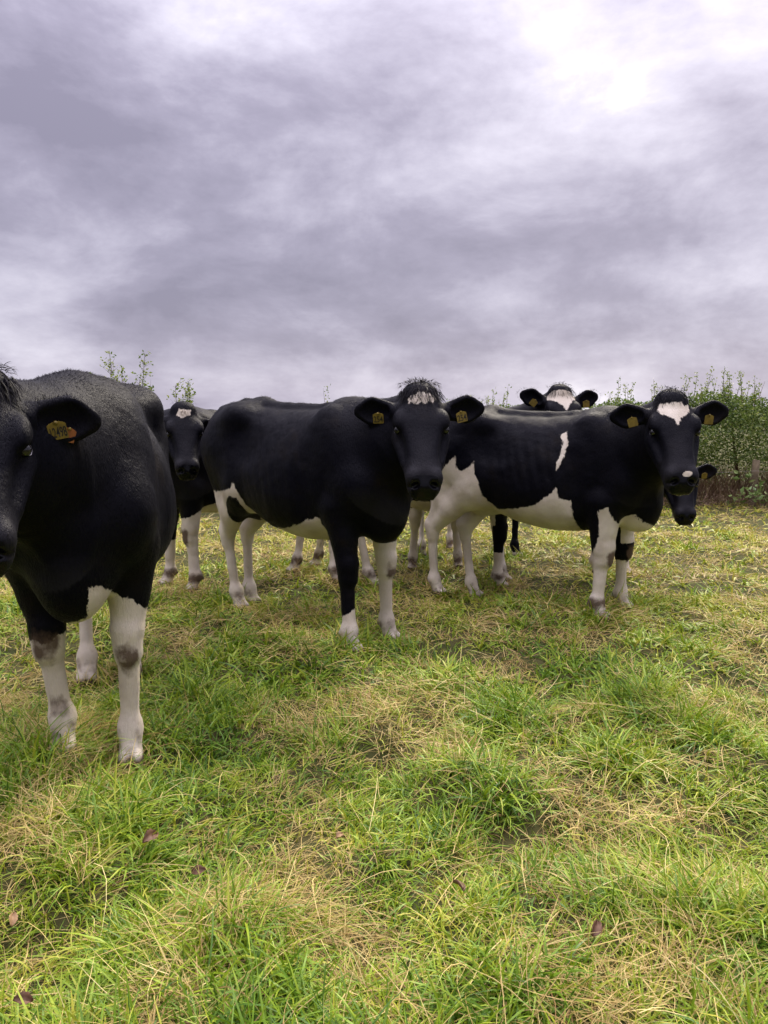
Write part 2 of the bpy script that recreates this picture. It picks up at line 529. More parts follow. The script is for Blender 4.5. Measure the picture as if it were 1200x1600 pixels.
class Field:
    """Signed field on a rectilinear grid; finer planes where asked."""

    def __init__(self, lo, hi, step, fine):
        def axis(i):
            c = [lo[i]]
            while c[-1] < hi[i]:
                s = step
                for f0, f1, st in fine[i]:
                    if f0 <= c[-1] <= f1:
                        s = min(s, st)
                c.append(c[-1] + s)
            return np.array(c, dtype=np.float32)
        self.ax = [axis(i) for i in range(3)]
        self.F = np.full([len(a) for a in self.ax], 1.0, dtype=np.float32)

    def sub(self, lo, hi):
        sl = []
        for i in range(3):
            a = max(0, np.searchsorted(self.ax[i], lo[i]) - 1)
            b = min(len(self.ax[i]), np.searchsorted(self.ax[i], hi[i]) + 1)
            if b <= a:
                return None
            sl.append(slice(a, b))
        s = tuple(sl)
        return s, self.ax[0][s[0]][:, None, None], self.ax[1][s[1]][None, :, None], self.ax[2][s[2]][None, None, :]

    def comb(self, s, d, k, op):
        d = d.astype(np.float32)
        if op == 'add':
            self.F[s] = smin(self.F[s], d, k)
        else:
            self.F[s] = smax(self.F[s], -d, k)

    def seg(self, a, b, ra, rb, k=0.03, side=None, flat=1.0, op='add'):
        a = np.asarray(a, float); b = np.asarray(b, float)
        m = max(ra, rb) + k * 1.3 + 0.03
        g = self.sub(np.minimum(a, b) - m, np.maximum(a, b) + m)
        if g is None:
            return
        s, X, Y, Z = g
        X = X - a[0]; Y = Y - a[1]; Z = Z - a[2]
        ab = b - a
        if side is not None:
            S = np.asarray(side, float); S = S / np.linalg.norm(S)
            e = (X * S[0] + Y * S[1] + Z * S[2]) * (flat - 1)
            X = X + e * S[0]; Y = Y + e * S[1]; Z = Z + e * S[2]
            ab = ab + (flat - 1) * ab.dot(S) * S
        l2 = max(ab.dot(ab), 1e-9)
        t = np.clip((X * ab[0] + Y * ab[1] + Z * ab[2]) / l2, 0, 1)
        d = np.sqrt((X - t * ab[0]) ** 2 + (Y - t * ab[1]) ** 2 + (Z - t * ab[2]) ** 2) - (ra + (rb - ra) * t)
        if flat > 1:
            d = d / (1 + (flat - 1) * 0.5)
        self.comb(s, d, k, op)

    def ell(self, c, axes, r, k=0.03, op='add'):
        c = np.asarray(c, float); r = np.asarray(r, float)
        m = r.max() + k * 1.3 + 0.03
        g = self.sub(c - m, c + m)
        if g is None:
            return
        s, X, Y, Z = g
        X = X - c[0]; Y = Y - c[1]; Z = Z - c[2]
        q = [(X * A[0] + Y * A[1] + Z * A[2]) for A in np.asarray(axes, float)]
        k0 = np.sqrt(sum((q[i] / r[i]) ** 2 for i in range(3)))
        k1 = np.sqrt(sum((q[i] / r[i] ** 2) ** 2 for i in range(3))) + 1e-6
        self.comb(s, k0 * (k0 - 1) / k1, k, op)

    def loft(self, org, axes, st, n=2.3, topn=0.1, k=0.03, ext=0.8):
        """st rows: along, top, bottom, half width."""
        st = np.asarray(st, float)
        xs = np.linspace(st[0, 0], st[-1, 0], 240)
        cols = []
        for j in (1, 2, 3):
            y = np.interp(xs, st[:, 0], st[:, j])
            ker = np.exp(-0.5 * (np.arange(-12, 13) / 5.0) ** 2); ker /= ker.sum()
            yp = np.pad(y, 12, mode='edge')
            cols.append(np.convolve(yp, ker, 'valid'))
        org = np.asarray(org, float); A = np.asarray(axes, float)
        cor = []
        mx = max(abs(st[:, 1]).max(), abs(st[:, 2]).max())
        for u in (st[0, 0] - .05, st[-1, 0] + .05):
            for v in (-st[:, 3].max() - .05, st[:, 3].max() + .05):
                for q in (st[:, 2].min() - .05, st[:, 1].max() + .05):
                    cor.append(org + u * A[0] + v * A[1] + q * A[2])
        cor = np.array(cor)
        g = self.sub(cor.min(0), cor.max(0))
        s, X, Y, Z = g
        X = X - org[0]; Y = Y - org[1]; Z = Z - org[2]
        q = [X * a[0] + Y * a[1] + Z * a[2] for a in A]
        zt = np.interp(q[0], xs, cols[0]); zb = np.interp(q[0], xs, cols[1]); hw = np.interp(q[0], xs, cols[2])
        zc = (zt + zb) / 2; hh = (zt - zb) / 2
        t = (q[2] - zc) / hh
        tt = np.clip(t, -1, 1)
        ww = hw * (1 - topn * tt)
        gg = ((np.abs(q[1]) / ww) ** n + np.abs(t) ** n) ** (1 / n) - 1
        d = gg * np.minimum(ww, hh) * 0.85
        out = np.maximum(np.maximum(st[0, 0] - q[0], q[0] - st[-1, 0]), 0)
        d = np.where(out > 0, np.sqrt(np.maximum(d, 0) ** 2 + out ** 2) + 1e-4, d)
        self.comb(s, d, k, 'add')

    def mesh(self):
        F = self.F; ax = self.ax
        nx, ny, nz = F.shape
        cs = (nx - 1, ny - 1, nz - 1)
        S = F < 0
        acc_i, acc_p = [], []
        quads = []
        for a in range(3):
            sl0 = [slice(None)] * 3; sl1 = [slice(None)] * 3
            sl0[a] = slice(0, -1); sl1[a] = slice(1, None)
            s0 = S[tuple(sl0)]; s1 = S[tuple(sl1)]
            I = np.argwhere(s0 != s1)
            b, c = (a + 1) % 3, (a + 2) % 3
            ok = (I[:, b] > 0) & (I[:, b] < F.shape[b] - 1) & (I[:, c] > 0) & (I[:, c] < F.shape[c] - 1)
            I = I[ok]
            J = I.copy(); J[:, a] += 1
            f0 = F[I[:, 0], I[:, 1], I[:, 2]]; f1 = F[J[:, 0], J[:, 1], J[:, 2]]
            t = f0 / (f0 - f1)
            p = np.stack([ax[q][I[:, q]] for q in range(3)], -1).astype(np.float64)
            p[:, a] += t * (ax[a][J[:, a]] - ax[a][I[:, a]])
            cells = []
            for db, dc in ((-1, -1), (0, -1), (0, 0), (-1, 0)):
                C = I.copy(); C[:, b] += db; C[:, c] += dc
                ci = (C[:, 0] * cs[1] + C[:, 1]) * cs[2] + C[:, 2]
                cells.append(ci); acc_i.append(ci); acc_p.append(p)
            q = np.stack(cells, -1)
            flip = ~(f0 < 0)
            q[flip] = q[flip][:, ::-1]
            quads.append(q)
        ai = np.concatenate(acc_i); ap = np.concatenate(acc_p)
        u, inv = np.unique(ai, return_inverse=True)
        cnt = np.bincount(inv)
        V = np.stack([np.bincount(inv, ap[:, q]) / cnt for q in range(3)], -1)
        Q = np.searchsorted(u, np.concatenate(quads))
        return V, Q


def poly_sd(px, pz, poly):
    """Signed distance to a polygon, positive inside."""
    poly = np.asarray(poly, float)
    d = np.full(px.shape, 1e9); ins = np.zeros(px.shape, bool)
    n = len(poly)
    for i in range(n):
        a = poly[i]; b = poly[(i + 1) % n]
        e = b - a
        t = np.clip(((px - a[0]) * e[0] + (pz - a[1]) * e[1]) / max(e.dot(e), 1e-12), 0, 1)
        d = np.minimum(d, np.hypot(px - a[0] - t * e[0], pz - a[1] - t * e[1]))
        c = ((a[1] > pz) != (b[1] > pz)) & (px < (b[0] - a[0]) * (pz - a[1]) / (b[1] - a[1] + 1e-12) + a[0])
        ins ^= c
    return np.where(ins, d, -d)


TRUNK = [  # along, top, bottom, half width
    (-0.885, 1.26, 1.08, 0.05), (-0.85, 1.33, 0.98, 0.12), (-0.78, 1.372, 0.86, 0.17), (-0.65, 1.392, 0.77, 0.205),
    (-0.45, 1.392, 0.715, 0.235), (-0.28, 1.372, 0.645, 0.285), (-0.10, 1.358, 0.590, 0.315), (0.08, 1.355, 0.570, 0.325),
    (0.25, 1.372, 0.575, 0.305), (0.40, 1.378, 0.600, 0.26), (0.53, 1.355, 0.635, 0.225), (0.64, 1.31, 0.67, 0.19),
    (0.72, 1.20, 0.73, 0.13), (0.76, 1.10, 0.82, 0.07)]

HEAD = [  # along the face from the poll, top, bottom, half width
    (-0.050, -0.03, -0.09, 0.035), (-0.02, 0.012, -0.15, 0.078), (0.04, 0.034, -0.195, 0.102), (0.10, 0.040, -0.225, 0.120),
    (0.165, 0.036, -0.230, 0.128), (0.23, 0.026, -0.218, 0.118), (0.30, 0.016, -0.195, 0.100), (0.37, 0.008, -0.168, 0.085),
    (0.425, 0.004, -0.150, 0.078), (0.452, -0.006, -0.140, 0.077), (0.478, -0.030, -0.130, 0.070), (0.500, -0.058, -0.118, 0.056), (0.514, -0.080, -0.106, 0.038)]


def strands(name, roots, dirs, lens, widths, droop, curl, mat, parent, segs=5, rs=None):
    V, F, m = ribbons(roots, dirs, lens, widths, droop, segs, curl, rs, 0.9)
    o = mesh_obj(name, V, F, mat, parent)
    o['kind'] = 'stuff'
    return o


def make_cow(name, label, pos, heading, scale, feet, poll, face_yaw, face_pitch, pattern, step=0.011, fine=0.0055,
             head_scale=1.1, ear_lift=(0.05, 0.05), tuft=None, tags=((1, None), (-1, None)), roll=0.0, ear_face=0.0,
             nose_spot=None, seed=1, tail=True, belly=1.0, neck_mid=None, coat=0, brisket=0.0, legk=1.0):
    """pos: world ground point below the withers/loin origin; feet: world xy of FL, FR, HL, HR; poll: world xyz."""
    rs = np.random.default_rng(seed)
    hd = R(heading)
    ch, sh = math.cos(hd), math.sin(hd)

    def loc(p):
        x, y = p[0] - pos[0], p[1] - pos[1]
        z = (p[2] if len(p) > 2 else float(ground_z(p[0], p[1])) - .02)
        return np.array([(x * ch + y * sh) / scale, (-x * sh + y * ch) / scale, z / scale])
    ft = [loc(p) for p in feet]
    FEET.extend(feet)
    P = loc(poll)
    yaw = R(face_yaw) - hd; pt = R(face_pitch)
    cy, sy, cp, sp = math.cos(yaw), math.sin(yaw), math.cos(pt), math.sin(pt)
    F_ = np.array([cp * cy, cp * sy, -sp]); U_ = np.array([sp * cy, sp * sy, cp]); L_ = np.array([-sy, cy, 0.0])
    if roll:
        c, s = math.cos(R(roll)), math.sin(R(roll))
        L_, U_ = L_ * c + U_ * s, U_ * c - L_ * s
    hs = head_scale

    def H(a, b, c):
        return P + hs * (a * F_ + b * L_ + c * U_)
    hc = H(0.22, 0, -0.1)
    rr = 0.40 * hs
    fx = [(hc[0] - rr, hc[0] + rr, fine)]; fy = [(hc[1] - rr, hc[1] + rr, fine)]
    fz = [(hc[2] - 0.34 * hs, hc[2] + 0.30 * hs, fine), (-0.1, 0.6, step * 0.82)]
    lo = (-1.05, min(-0.46, hc[1] - rr, min(f[1] for f in ft) - .12), -0.08)
    hi = (max(0.85, hc[0] + rr), max(0.46, hc[1] + rr, max(f[1] for f in ft) + .12), max(1.52, P[2] + 0.16))
    fd = Field(lo, hi, step, (fx, fy, fz))
    EX, EY, EZ = np.eye(3)
    tr = [(a, t, b if not (-0.35 < a < 0.45) else 1.0 - (1.0 - b) * belly, w_) for a, t, b, w_ in TRUNK]
    fd.loft((0, 0, 0), np.eye(3), tr, 2.2, 0.20, 0.02)
    for s in (1, -1):
        # hip, pin and shoulder relief
        fd.ell((-0.47, s * .175, 1.295), np.eye(3), (.12, .060, .060), .12)
        fd.seg((-.47, s * .18, 1.305), (-.43, 0, 1.36), .035, .03, .10)
        fd.seg((-.50, s * .175, 1.26), (-.42, s * .215, .92), .06, .07, .12)
        fd.ell((-0.60, s * .125, 1.20), np.eye(3), (.23, .095, .18), .07)
        fd.ell((-0.825, s * .105, 1.235), np.eye(3), (.05, .04, .05), .05)
        fd.ell((-0.29, s * .325, 1.17), np.eye(3), (.12, .060, .11), .10, 'sub')
        fd.seg((.29, s * .365, 1.12), (.31, s * .355, .78), .050, .045, .09, op='sub')
        fd.seg((.62, s * .265, 1.22), (.72, s * .235, .98), .035, .035, .08, op='sub')
        sa = np.array([math.cos(1.1), 0, -math.sin(1.1)]); sb = np.array([math.sin(1.1), 0, math.cos(1.1)])
        fd.ell((0.47, s * .155, 1.08), [sa, EY, sb], (.30, .085, .13), .11)
        fd.ell((0.585, s * .135, 0.94), np.eye(3), (.11, .09, .12), .10)
    fd.seg((.42, 0, 1.355), (.20, 0, 1.350), .030, .026, .05)
    fd.seg((.20, 0, 1.350), (-.60, 0, 1.375), .022, .03, .05)
    fd.seg((-.60, 0, 1.37), (-.86, 0, 1.325), .035, .030, .05)
    # front legs
    for s, f in ((1, ft[0]), (-1, ft[1])):
        dx, dy = f[0] - .47, f[1] - s * .15
        gz = f[2]
        el = np.array([.47 + dx * .10, s * .175 + dy * .10, .80])
        kn = np.array([.485 + dx * .58, s * .155 + dy * .58, .455 + gz * .5])
        fe = np.array([.462 + dx * .97, s * .15 + dy * .97, .135 + gz])
        ho = np.array([.495 + dx, s * .15 + dy, .045 + gz])
        fd.seg((.58 + dx * .05, s * .16, .93), el, .115, .10, .05, EY, 1.15)
        fd.seg(el, kn + np.array([-.012, 0, .05]), .106 * legk, .060 * legk, .04, EY, 1.06)
        fd.seg(kn + np.array([.006, 0, .05]), kn + np.array([.004, 0, -.035]), .058 * legk, .052 * legk, .025)
        fd.seg(kn + np.array([-.02, 0, .0]), fe, .038, .031, .025)
        fd.seg(kn + np.array([.0, 0, -.05]), fe + np.array([.006, 0, 0]), .034, .030, .018)
        fd.ell(fe + np.array([0, 0, .01]), np.eye(3), (.048, .045, .05), .03)
        fd.seg(fe, ho + np.array([-.005, 0, .025]), .040, .043, .02)
        for q in (-1, 1):
            fd.ell(ho + np.array([.012, q * .023, -.008]), np.eye(3), (.056, .026, .045), .008)
        fd.ell(fe + np.array([-.045, .022, -.012]), np.eye(3), (.014, .012, .018), .01)
        fd.ell(fe + np.array([-.045, -.022, -.012]), np.eye(3), (.014, .012, .018), .01)
    # hind legs
    for s, f in ((1, ft[2]), (-1, ft[3])):
        dx, dy = f[0] + .70, f[1] - s * .145
        gz = f[2]
        hip = np.array([-.62, s * .155, 1.08])
        sti = np.array([-.44 + dx * .15, s * .185 + dy * .15, .83])
        hk = np.array([-.765 + dx * .72, s * .150 + dy * .75, .515 + gz * .5])
        fe = np.array([-.712 + dx * .99, s * .145 + dy * .99, .135 + gz])
        ho = np.array([-.675 + dx, s * .145 + dy, .045 + gz])
        fd.seg(hip, sti, .20, .125, .07, EY, 1.45)
        fd.seg(np.array([-.76, s * .13, 1.08]), np.array([-.68 + dx * .35, s * .15 + dy * .3, .76]), .13, .085, .06, EY, 1.25)
        mid = sti * .5 + hk * .5 + np.array([-.01, 0, .02])
        fd.seg(sti, mid, .128, .082, .06, EY, 1.2)
        fd.seg(mid, hk + np.array([.03, 0, .02]), .085, .050, .04, EY, 1.15)
        fd.seg(mid + np.array([-.10, 0, .08]), hk + np.array([-.025, 0, .035]), .04, .022, .05)
        fd.ell(hk + np.array([-.03, 0, .035]), np.eye(3), (.026, .028, .045), .03)
        fd.seg(hk + np.array([.012, 0, .03]), hk + np.array([.012, 0, -.05]), .046, .040, .03)
        fd.seg(hk + np.array([.008, 0, -.02]), fe, .038, .031, .03, EY, 1.08)
        fd.ell(fe + np.array([0, 0, .01]), np.eye(3), (.048, .044, .05), .03)
        fd.seg(fe, ho + np.array([-.005, 0, .025]), .040, .043, .02)
        for q in (-1, 1):
            fd.ell(ho + np.array([.012, q * .023, -.008]), np.eye(3), (.056, .026, .045), .008)
    fd.ell((-.47, 0, .72), np.eye(3), (.15, .11, .10), .06)        # small udder
    # neck
    hb = H(.08, 0, -.10)
    n0 = np.array([.50, 0, 1.10])
    mid = n0 * .5 + hb * .5 + np.array([.05, 0, -.02]) if neck_mid is None else np.asarray(neck_mid, float)
    for a, b, ra, rb, fl0 in ((n0, mid, .285, .215, 1.45), (mid, hb, .215, .125 * hs, 1.3)):
        ax_ = b - a; ax_ = ax_ / np.linalg.norm(ax_)
        sd = np.cross(ax_, EZ); sd /= np.linalg.norm(sd)
        fd.seg(a, b, ra, rb, .09, sd, fl0)
    wi = np.array([.36, 0, 1.305]); cm = mid + np.array([-.06, 0, .12])
    pb = H(-.01, 0, -.05)
    fd.seg(wi, cm, .07, .06, .10); fd.seg(cm, pb, .06, .055 * hs, .08)
    th = H(.15, 0, -.19); br = np.array([.68, 0, .88]); dm = br * .45 + th * .55 + np.array([-.02, 0, -.03])
    fd.seg(br, dm, .085, .04, .09); fd.seg(dm, th, .04, .035, .08)
    fd.ell((.65, 0, .745 - brisket), np.eye(3), (.12, .11, .14), .08)          # brisket
    # head
    Hx = [F_, L_, U_]
    fd.loft(P, Hx, [tuple(hs * q for q in r_) for r_ in HEAD], 2.45, -0.12, .025)
    for s in (1, -1):
        fd.ell(H(.150, s * .104, .002), Hx, hs * np.array((.045, .022, .026)), .035)          # brow
        fd.ell(H(.115, s * .075, -.165), Hx, hs * np.array((.085, .034, .070)), .04)           # jowl
        fd.ell(H(.188, s * .128, -.022), Hx, hs * np.array((.030, .020, .019)), .014, 'sub')   # socket
        fd.ell(H(.305, s * .108, -.022), Hx, hs * np.array((.085, .026, .026)), .045, 'sub')     # hollow face
        fd.seg(H(.20, s * .112, -.072), H(.34, s * .082, -.066), .014 * hs, .009 * hs, .03)       # facial crest
        fd.ell(H(.442, s * .050, -.026), Hx, hs * np.array((.032, .025, .026)), .03)           # nostril wing
    fd.ell(H(-.005, 0, .010), Hx, hs * np.array((.055, .075, .045)), .05)                      # poll
    fd.seg(H(.30, 0, -.160), H(.440, 0, -.136), .042 * hs, .040 * hs, .03, L_, 0.75)           # chin
    fd.ell(H(.462, 0, -.066), Hx, hs * np.array((.046, .063, .046)), .02)                      # muzzle pad
    for s in (1, -1):
        na = F_ * .60 + U_ * .62 + L_ * s * .50; na /= np.linalg.norm(na)
        nb = L_ * s * .8 + F_ * .45 - U_ * .3; nb -= na * nb.dot(na); nb /= np.linalg.norm(nb); nc = np.cross(na, nb)
        fd.ell(H(.482, s * .043, -.030), [na, nb, nc], hs * np.array((.024, .018, .0115)), .010, 'sub')
        fd.seg(H(.480, s * .060, -.046), H(.470, s * .078, -.060), .008 * hs, .005 * hs, .006, op='sub')
    pts = [H(.525, 0, -.104), H(.500, .050, -.106), H(.45, .076, -.104), H(.36, .080, -.112)]
    pts2 = [H(.525, 0, -.104), H(.500, -.050, -.106), H(.45, -.076, -.104), H(.36, -.080, -.112)]
    for pp in (pts, pts2):
        for a, b in zip(pp, pp[1:]):
            fd.seg(a, b, .006, .006, .008, op='sub')
    # ears
    fwd = np.array([math.cos(yaw), math.sin(yaw), 0.0])
    ears = {}
    for s, lift in ((1, ear_lift[0]), (-1, ear_lift[1])):
        e = L_ * s + EZ * lift * 1.0 - fwd * .12; e /= np.linalg.norm(e)
        n_ = fwd + EZ * -.12 + L_ * s * ear_face; n_ -= e * n_.dot(e); n_ /= np.linalg.norm(n_)
        w_ = np.cross(n_, e); w_ /= np.linalg.norm(w_)
        if w_[2] < 0: w_ = -w_
        b0 = H(.062, s * .098, -.045)
        fd.seg(b0, b0 + e * .05 * hs, .036 * hs, .034 * hs, .022)
        fd.seg(b0 + e * .070 * hs, b0 + e * .125 * hs, .052 * hs, .060 * hs, .02, n_, 2.7)
        fd.seg(b0 + e * .125 * hs, b0 + e * .176 * hs - w_ * .003, .060 * hs, .033 * hs, .018, n_, 2.8)
        cu = n_ * .024 * hs
        fd.seg(b0 + e * .075 * hs + cu, b0 + e * .125 * hs + cu, .038 * hs, .050 * hs, .008, n_, 1.9, op='sub')
        fd.seg(b0 + e * .125 * hs + cu, b0 + e * .172 * hs + cu, .051 * hs, .027 * hs, .008, n_, 1.9, op='sub')
        ears[s] = (b0, e, w_, n_)
    # tail
    tp = [np.array(q) for q in ((-.86, 0, 1.335), (-.915, 0, 1.26), (-.935, .0, 1.0), (-.925, .01, .72), (-.915, .015, .56))]
    for i, (a, b) in enumerate(zip(tp, tp[1:])):
        r0, r1 = (.042, .034, .026, .021, .017)[i:i + 2]
        fd.seg(a, b, r0, r1, .03 if i == 0 else .006)
    V, Q = fd.mesh()
    # gentle relief: ribs and skin folds
    root = empty('cow', (pos[0], pos[1], 0), hd, scale)
    tag(root, label, 'cow', 'cows standing in the pasture')
    body = mesh_obj('body', V, Q, M['hide'], root)
    me = body.data
    co = np.empty(len(me.vertices) * 3, dtype=np.float32); me.vertices.foreach_get('co', co)
    co = co.reshape(-1, 3).astype(np.float64)
    no = np.empty(len(me.vertices) * 3, dtype=np.float32); me.vertices.foreach_get('normal', no)
    no = no.reshape(-1, 3)
    x, y, z = co.T
    rib = np.exp(-((x - .02) / .26) ** 2) * np.exp(-((z - 1.05) / .22) ** 2) * np.clip(np.abs(y) / .2 - .6, 0, 1)
    amp = rib * .0030 * (.3 + 1.4 * fbm(x * 4, z * 4, seed + 9, 2)) * np.sin((x + .32 * (z - 1)) * 2 * math.pi / .075)
    amp += .0060 * (fbm(x * 9 + 3 * y, z * 9 + 2 * y, seed + 5, 3) - .5) * 2
    hx = (co - P).dot(F_) / hs; hy = (co - P).dot(L_) / hs; hz = (co - P).dot(U_) / hs
    onhead = (np.hypot(np.hypot(hx - .2, hy), hz + .1) < .42)
    amp = np.where(onhead, amp * .25, amp)
    nk = (co - n0)
    co += no * amp[:, None]
    me.vertices.foreach_set('co', co.astype(np.float32).ravel())
    me.update()
    # coat pattern
    legid = np.full(len(x), -1)
    kneez = (.455, .455, .515, .515)
    dist = np.stack([np.hypot(x - (f[0] if z_ else f[0]), y - f[1]) for f, z_ in zip(ft, kneez)])
    front = x > 0.0
    fr = np.where(dist[0] < dist[1], 0, 1); hr_ = np.where(dist[2] < dist[3], 2, 3)
    legid = np.where(front, fr, hr_)
    gz = np.array([f[2] for f in ft])[legid]
    white, dirt = pattern(dict(x=x, y=y, z=z, hx=hx, hy=hy, hz=hz, head=onhead & (hx > -.08), leg=legid, no=no, lz=z - gz))
    nose = np.clip((hx - .440 - .022 * np.clip(np.abs(hy) / .065, 0, 1.2) ** 3) / .010, 0, 1) * np.clip((hz + .104) / .008, 0, 1) * onhead
    nose *= np.clip((.062 - np.abs(hy)) / .008, 0, 1)
    grey = np.clip((hx - .33) / .07, 0, 1) * onhead * .9
    grey = np.maximum(grey, np.clip((hx - .20) / .1, 0, 1) * np.exp(-(hy / .045) ** 2) * np.clip((hz + .03) / .02, 0, 1) * onhead * .55)
    if nose_spot:
        sp_ = 1 - np.clip((np.hypot((hy - nose_spot[0]) / 1.5, (hx - .450) * 1.1) - .012) / .006, 0, 1)
        sp_ *= (hz > -.05) & onhead
        nose = nose * (1 - sp_); white = np.where(sp_ > 0, np.maximum(white, (sp_ - .3) * .05), white)
    dirt = np.maximum(dirt, np.clip(1.0 - (z - gz - .03) / .05, 0, 1) * 1.2)
    dirt = np.maximum(dirt, .29 * np.exp(-np.clip(z - gz, 0, 9) / .45))
    add_attr(body, 'white', white); add_attr(body, 'dirt', dirt); add_attr(body, 'nose', nose); add_attr(body, 'grey', grey)
    if coat:
        coat_hair(co, Q, no, white, dirt, nose, grey, coat, root, rs, P, F_, onhead)
    # eyes
    for s in (1, -1):
        c = H(.187, s * .1055, -.020)
        out = L_ * s * .85 + U_ * .42 + F_ * .1; out /= np.linalg.norm(out)
        bpy_ball('eye', c, .0195 * hs, M['eye'], root)
        lid(c, .0202 * hs, out, F_, -U_ * .9 - F_ * .1, M['eye_rim'] if seed == 1 else M['eye_rim_dark'], root)
    # ear tags
    for s, txt in tags:
        b0, e, w_, n_ = ears[s]
        c = b0 + e * .092 * hs - w_ * .030 * hs + n_ * .019 * hs
        ear_tag(c, e * (1 if s == 1 else -1), w_, n_, txt, root, hs, rs)
        if seed == 1 and s == 1:
            ear_tag(c + e * .030 - w_ * .013 - n_ * .009, e, w_, n_, None, root, hs * .8, rs, 'tag_orange')
    # fringe of hair round the ears
    for s in (1, -1):
        b0, e, w_, n_ = ears[s]
        n = 150
        a = rs.uniform(-2.7, 2.7, n)
        rt = b0 + e * .110 * hs + (np.cos(a)[:, None] * e * .110 + np.sin(a)[:, None] * w_ * .058) * hs + n_ * .006
        dr = np.cos(a)[:, None] * e * .6 + np.sin(a)[:, None] * w_ + n_ * rs.uniform(-.2, .8, (n, 1)) + rs.normal(0, .25, (n, 3)) + e * .3
        strands('ear_hair', rt, dr, rs.uniform(.008, .024, n) * hs, np.full(n, .0011), rs.uniform(0, .5, n), rs.normal(0, .3, n), M['hair_dark'], root, 3, rs)
    # poll tuft
    if tuft:
        n = tuft.get('n', 320)
        ux = np.clip(rs.normal(-.005, .034, n), -.07, .055); uy = np.clip(rs.normal(0, .045, n), -.085, .085)
        rt = np.array([H(a, b, .050 - 3.6 * b * b - 5.5 * (a + .008) ** 2) for a, b in zip(ux, uy)])
        fw = np.where(ux > -.025, 1.0, -.8) * rs.uniform(.4, 1.0, n)
        dr = F_[None] * fw[:, None] * .75 + L_[None] * (uy / .05)[:, None] * .38 + U_[None] * rs.uniform(.0, .28, (n, 1)) + rs.normal(0, .15, (n, 3))
        strands('poll_hair', rt, dr, rs.uniform(.025, tuft.get('len', .075), n) * hs * np.where(ux < -.02, .5, 1), rs.uniform(.0020, .0042, n), rs.uniform(1.0, 2.6, n), rs.normal(0, .7, n), M['hair_dark'], root, 5, rs)
        for (ha, hb_, cnt, ln) in tuft.get('light', []):
            rt = np.array([H(ha + rs.normal(0, .008), hb_ + rs.normal(0, .014), .047) for _ in range(cnt)])
            dr = U_[None] * .5 + F_[None] * rs.uniform(.2, .9, (cnt, 1)) + L_[None] * rs.normal(0, .7, (cnt, 1)) + rs.normal(0, .15, (cnt, 3))
            strands('white_hair', rt, dr, rs.uniform(.5, 1, cnt) * ln * hs, rs.uniform(.0028, .0050, cnt), rs.uniform(.4, 1.2, cnt), rs.normal(0, .7, cnt), M['hair_light'], root, 4, rs)
    if tail:
        n = 130
        rt = tp[-1] + np.array([0, 0, .06]) + rs.normal(0, .012, (n, 3)) * np.array([1, 1, 4])
        dr = np.array([0, 0, -1.0]) + rs.normal(0, .12, (n, 3))
        strands('tail_switch', rt, dr, rs.uniform(.12, .30, n), rs.uniform(.003, .006, n), np.full(n, .3), rs.normal(0, .3, n), M['hair_dark'], root, 4, rs)
    return root, H


def coat_hair(co, Q, no, white, dirt, nose, grey, n, root, rs, P, F_, onhead):
    """Short coat: single-triangle hairs lying back and down over the skin."""
    a = co[Q]
    ar = np.linalg.norm(np.cross(a[:, 2] - a[:, 0], a[:, 3] - a[:, 1]), axis=1)
    f = np.searchsorted(np.cumsum(ar) / ar.sum(), rs.uniform(0, 1, n))
    f = np.minimum(f, len(Q) - 1)
    q = Q[f]
    u, v = rs.uniform(0, 1, (2, n))
    wt = np.stack([(1 - u) * (1 - v), u * (1 - v), u * v, (1 - u) * v], -1)
    pos = (co[q] * wt[..., None]).sum(1); nn = (no[q] * wt[..., None]).sum(1)
    nn /= np.linalg.norm(nn, axis=1, keepdims=True) + 1e-9
    at = [(arr[q] * wt).sum(1) for arr in (white, dirt, nose, grey)]
    hd_ = onhead[q[:, 0]]
    flow = np.where(hd_[:, None], np.array([-.2, 0, 1.0]) - F_ * .6, np.array([-.65, 0, -.75]))
    flow = flow + rs.normal(0, .13, (n, 3))
    flow -= nn * (flow * nn).sum(1, keepdims=True)
    flow /= np.linalg.norm(flow, axis=1, keepdims=True) + 1e-9
    sd = np.cross(nn, flow)
    ln = rs.uniform(.009, .020, n) * np.where(hd_, .65, 1)
    top = np.clip((nn[:, 2] - .6) * 2.5, 0, 1) * (pos[:, 2] > 1.2)
    ln = ln * (1 + .8 * top)
    el = rs.uniform(.06, .24, n) + .10 * top
    tip = pos + (flow * np.cos(el)[:, None] + nn * np.sin(el)[:, None]) * ln[:, None]
    wd = rs.uniform(.0007, .0013, n)[:, None]
    base = pos - nn * .001
    V = np.stack([base - sd * wd, base + sd * wd, tip], 1)
    ok = (at[2] < .05) & (pos[:, 2] > .12)
    V = V[ok].reshape(-1, 3); k = ok.sum()
    o = mesh_obj('coat_hair', V, np.arange(3 * k).reshape(-1, 3), M['coat'], root)
    for nm, arr in zip(('white', 'dirt', 'nose', 'grey'), at):
        add_attr(o, nm, np.repeat(arr[ok], 3))
    o['kind'] = 'stuff'


def bpy_ball(name, c, r, mat, parent, seg=20, rings=12):
    V = []; Fq = []
    for i in range(rings + 1):
        th = math.pi * i / rings
        for j in range(seg):
            ph = 2 * math.pi * j / seg
            V.append((c[0] + r * math.sin(th) * math.cos(ph), c[1] + r * math.sin(th) * math.sin(ph), c[2] + r * math.cos(th)))
    for i in range(rings):
        for j in range(seg):
            Fq.append((i * seg + j, (i + 1) * seg + j, (i + 1) * seg + (j + 1) % seg, i * seg + (j + 1) % seg))
    return mesh_obj(name, V, Fq, mat, parent)


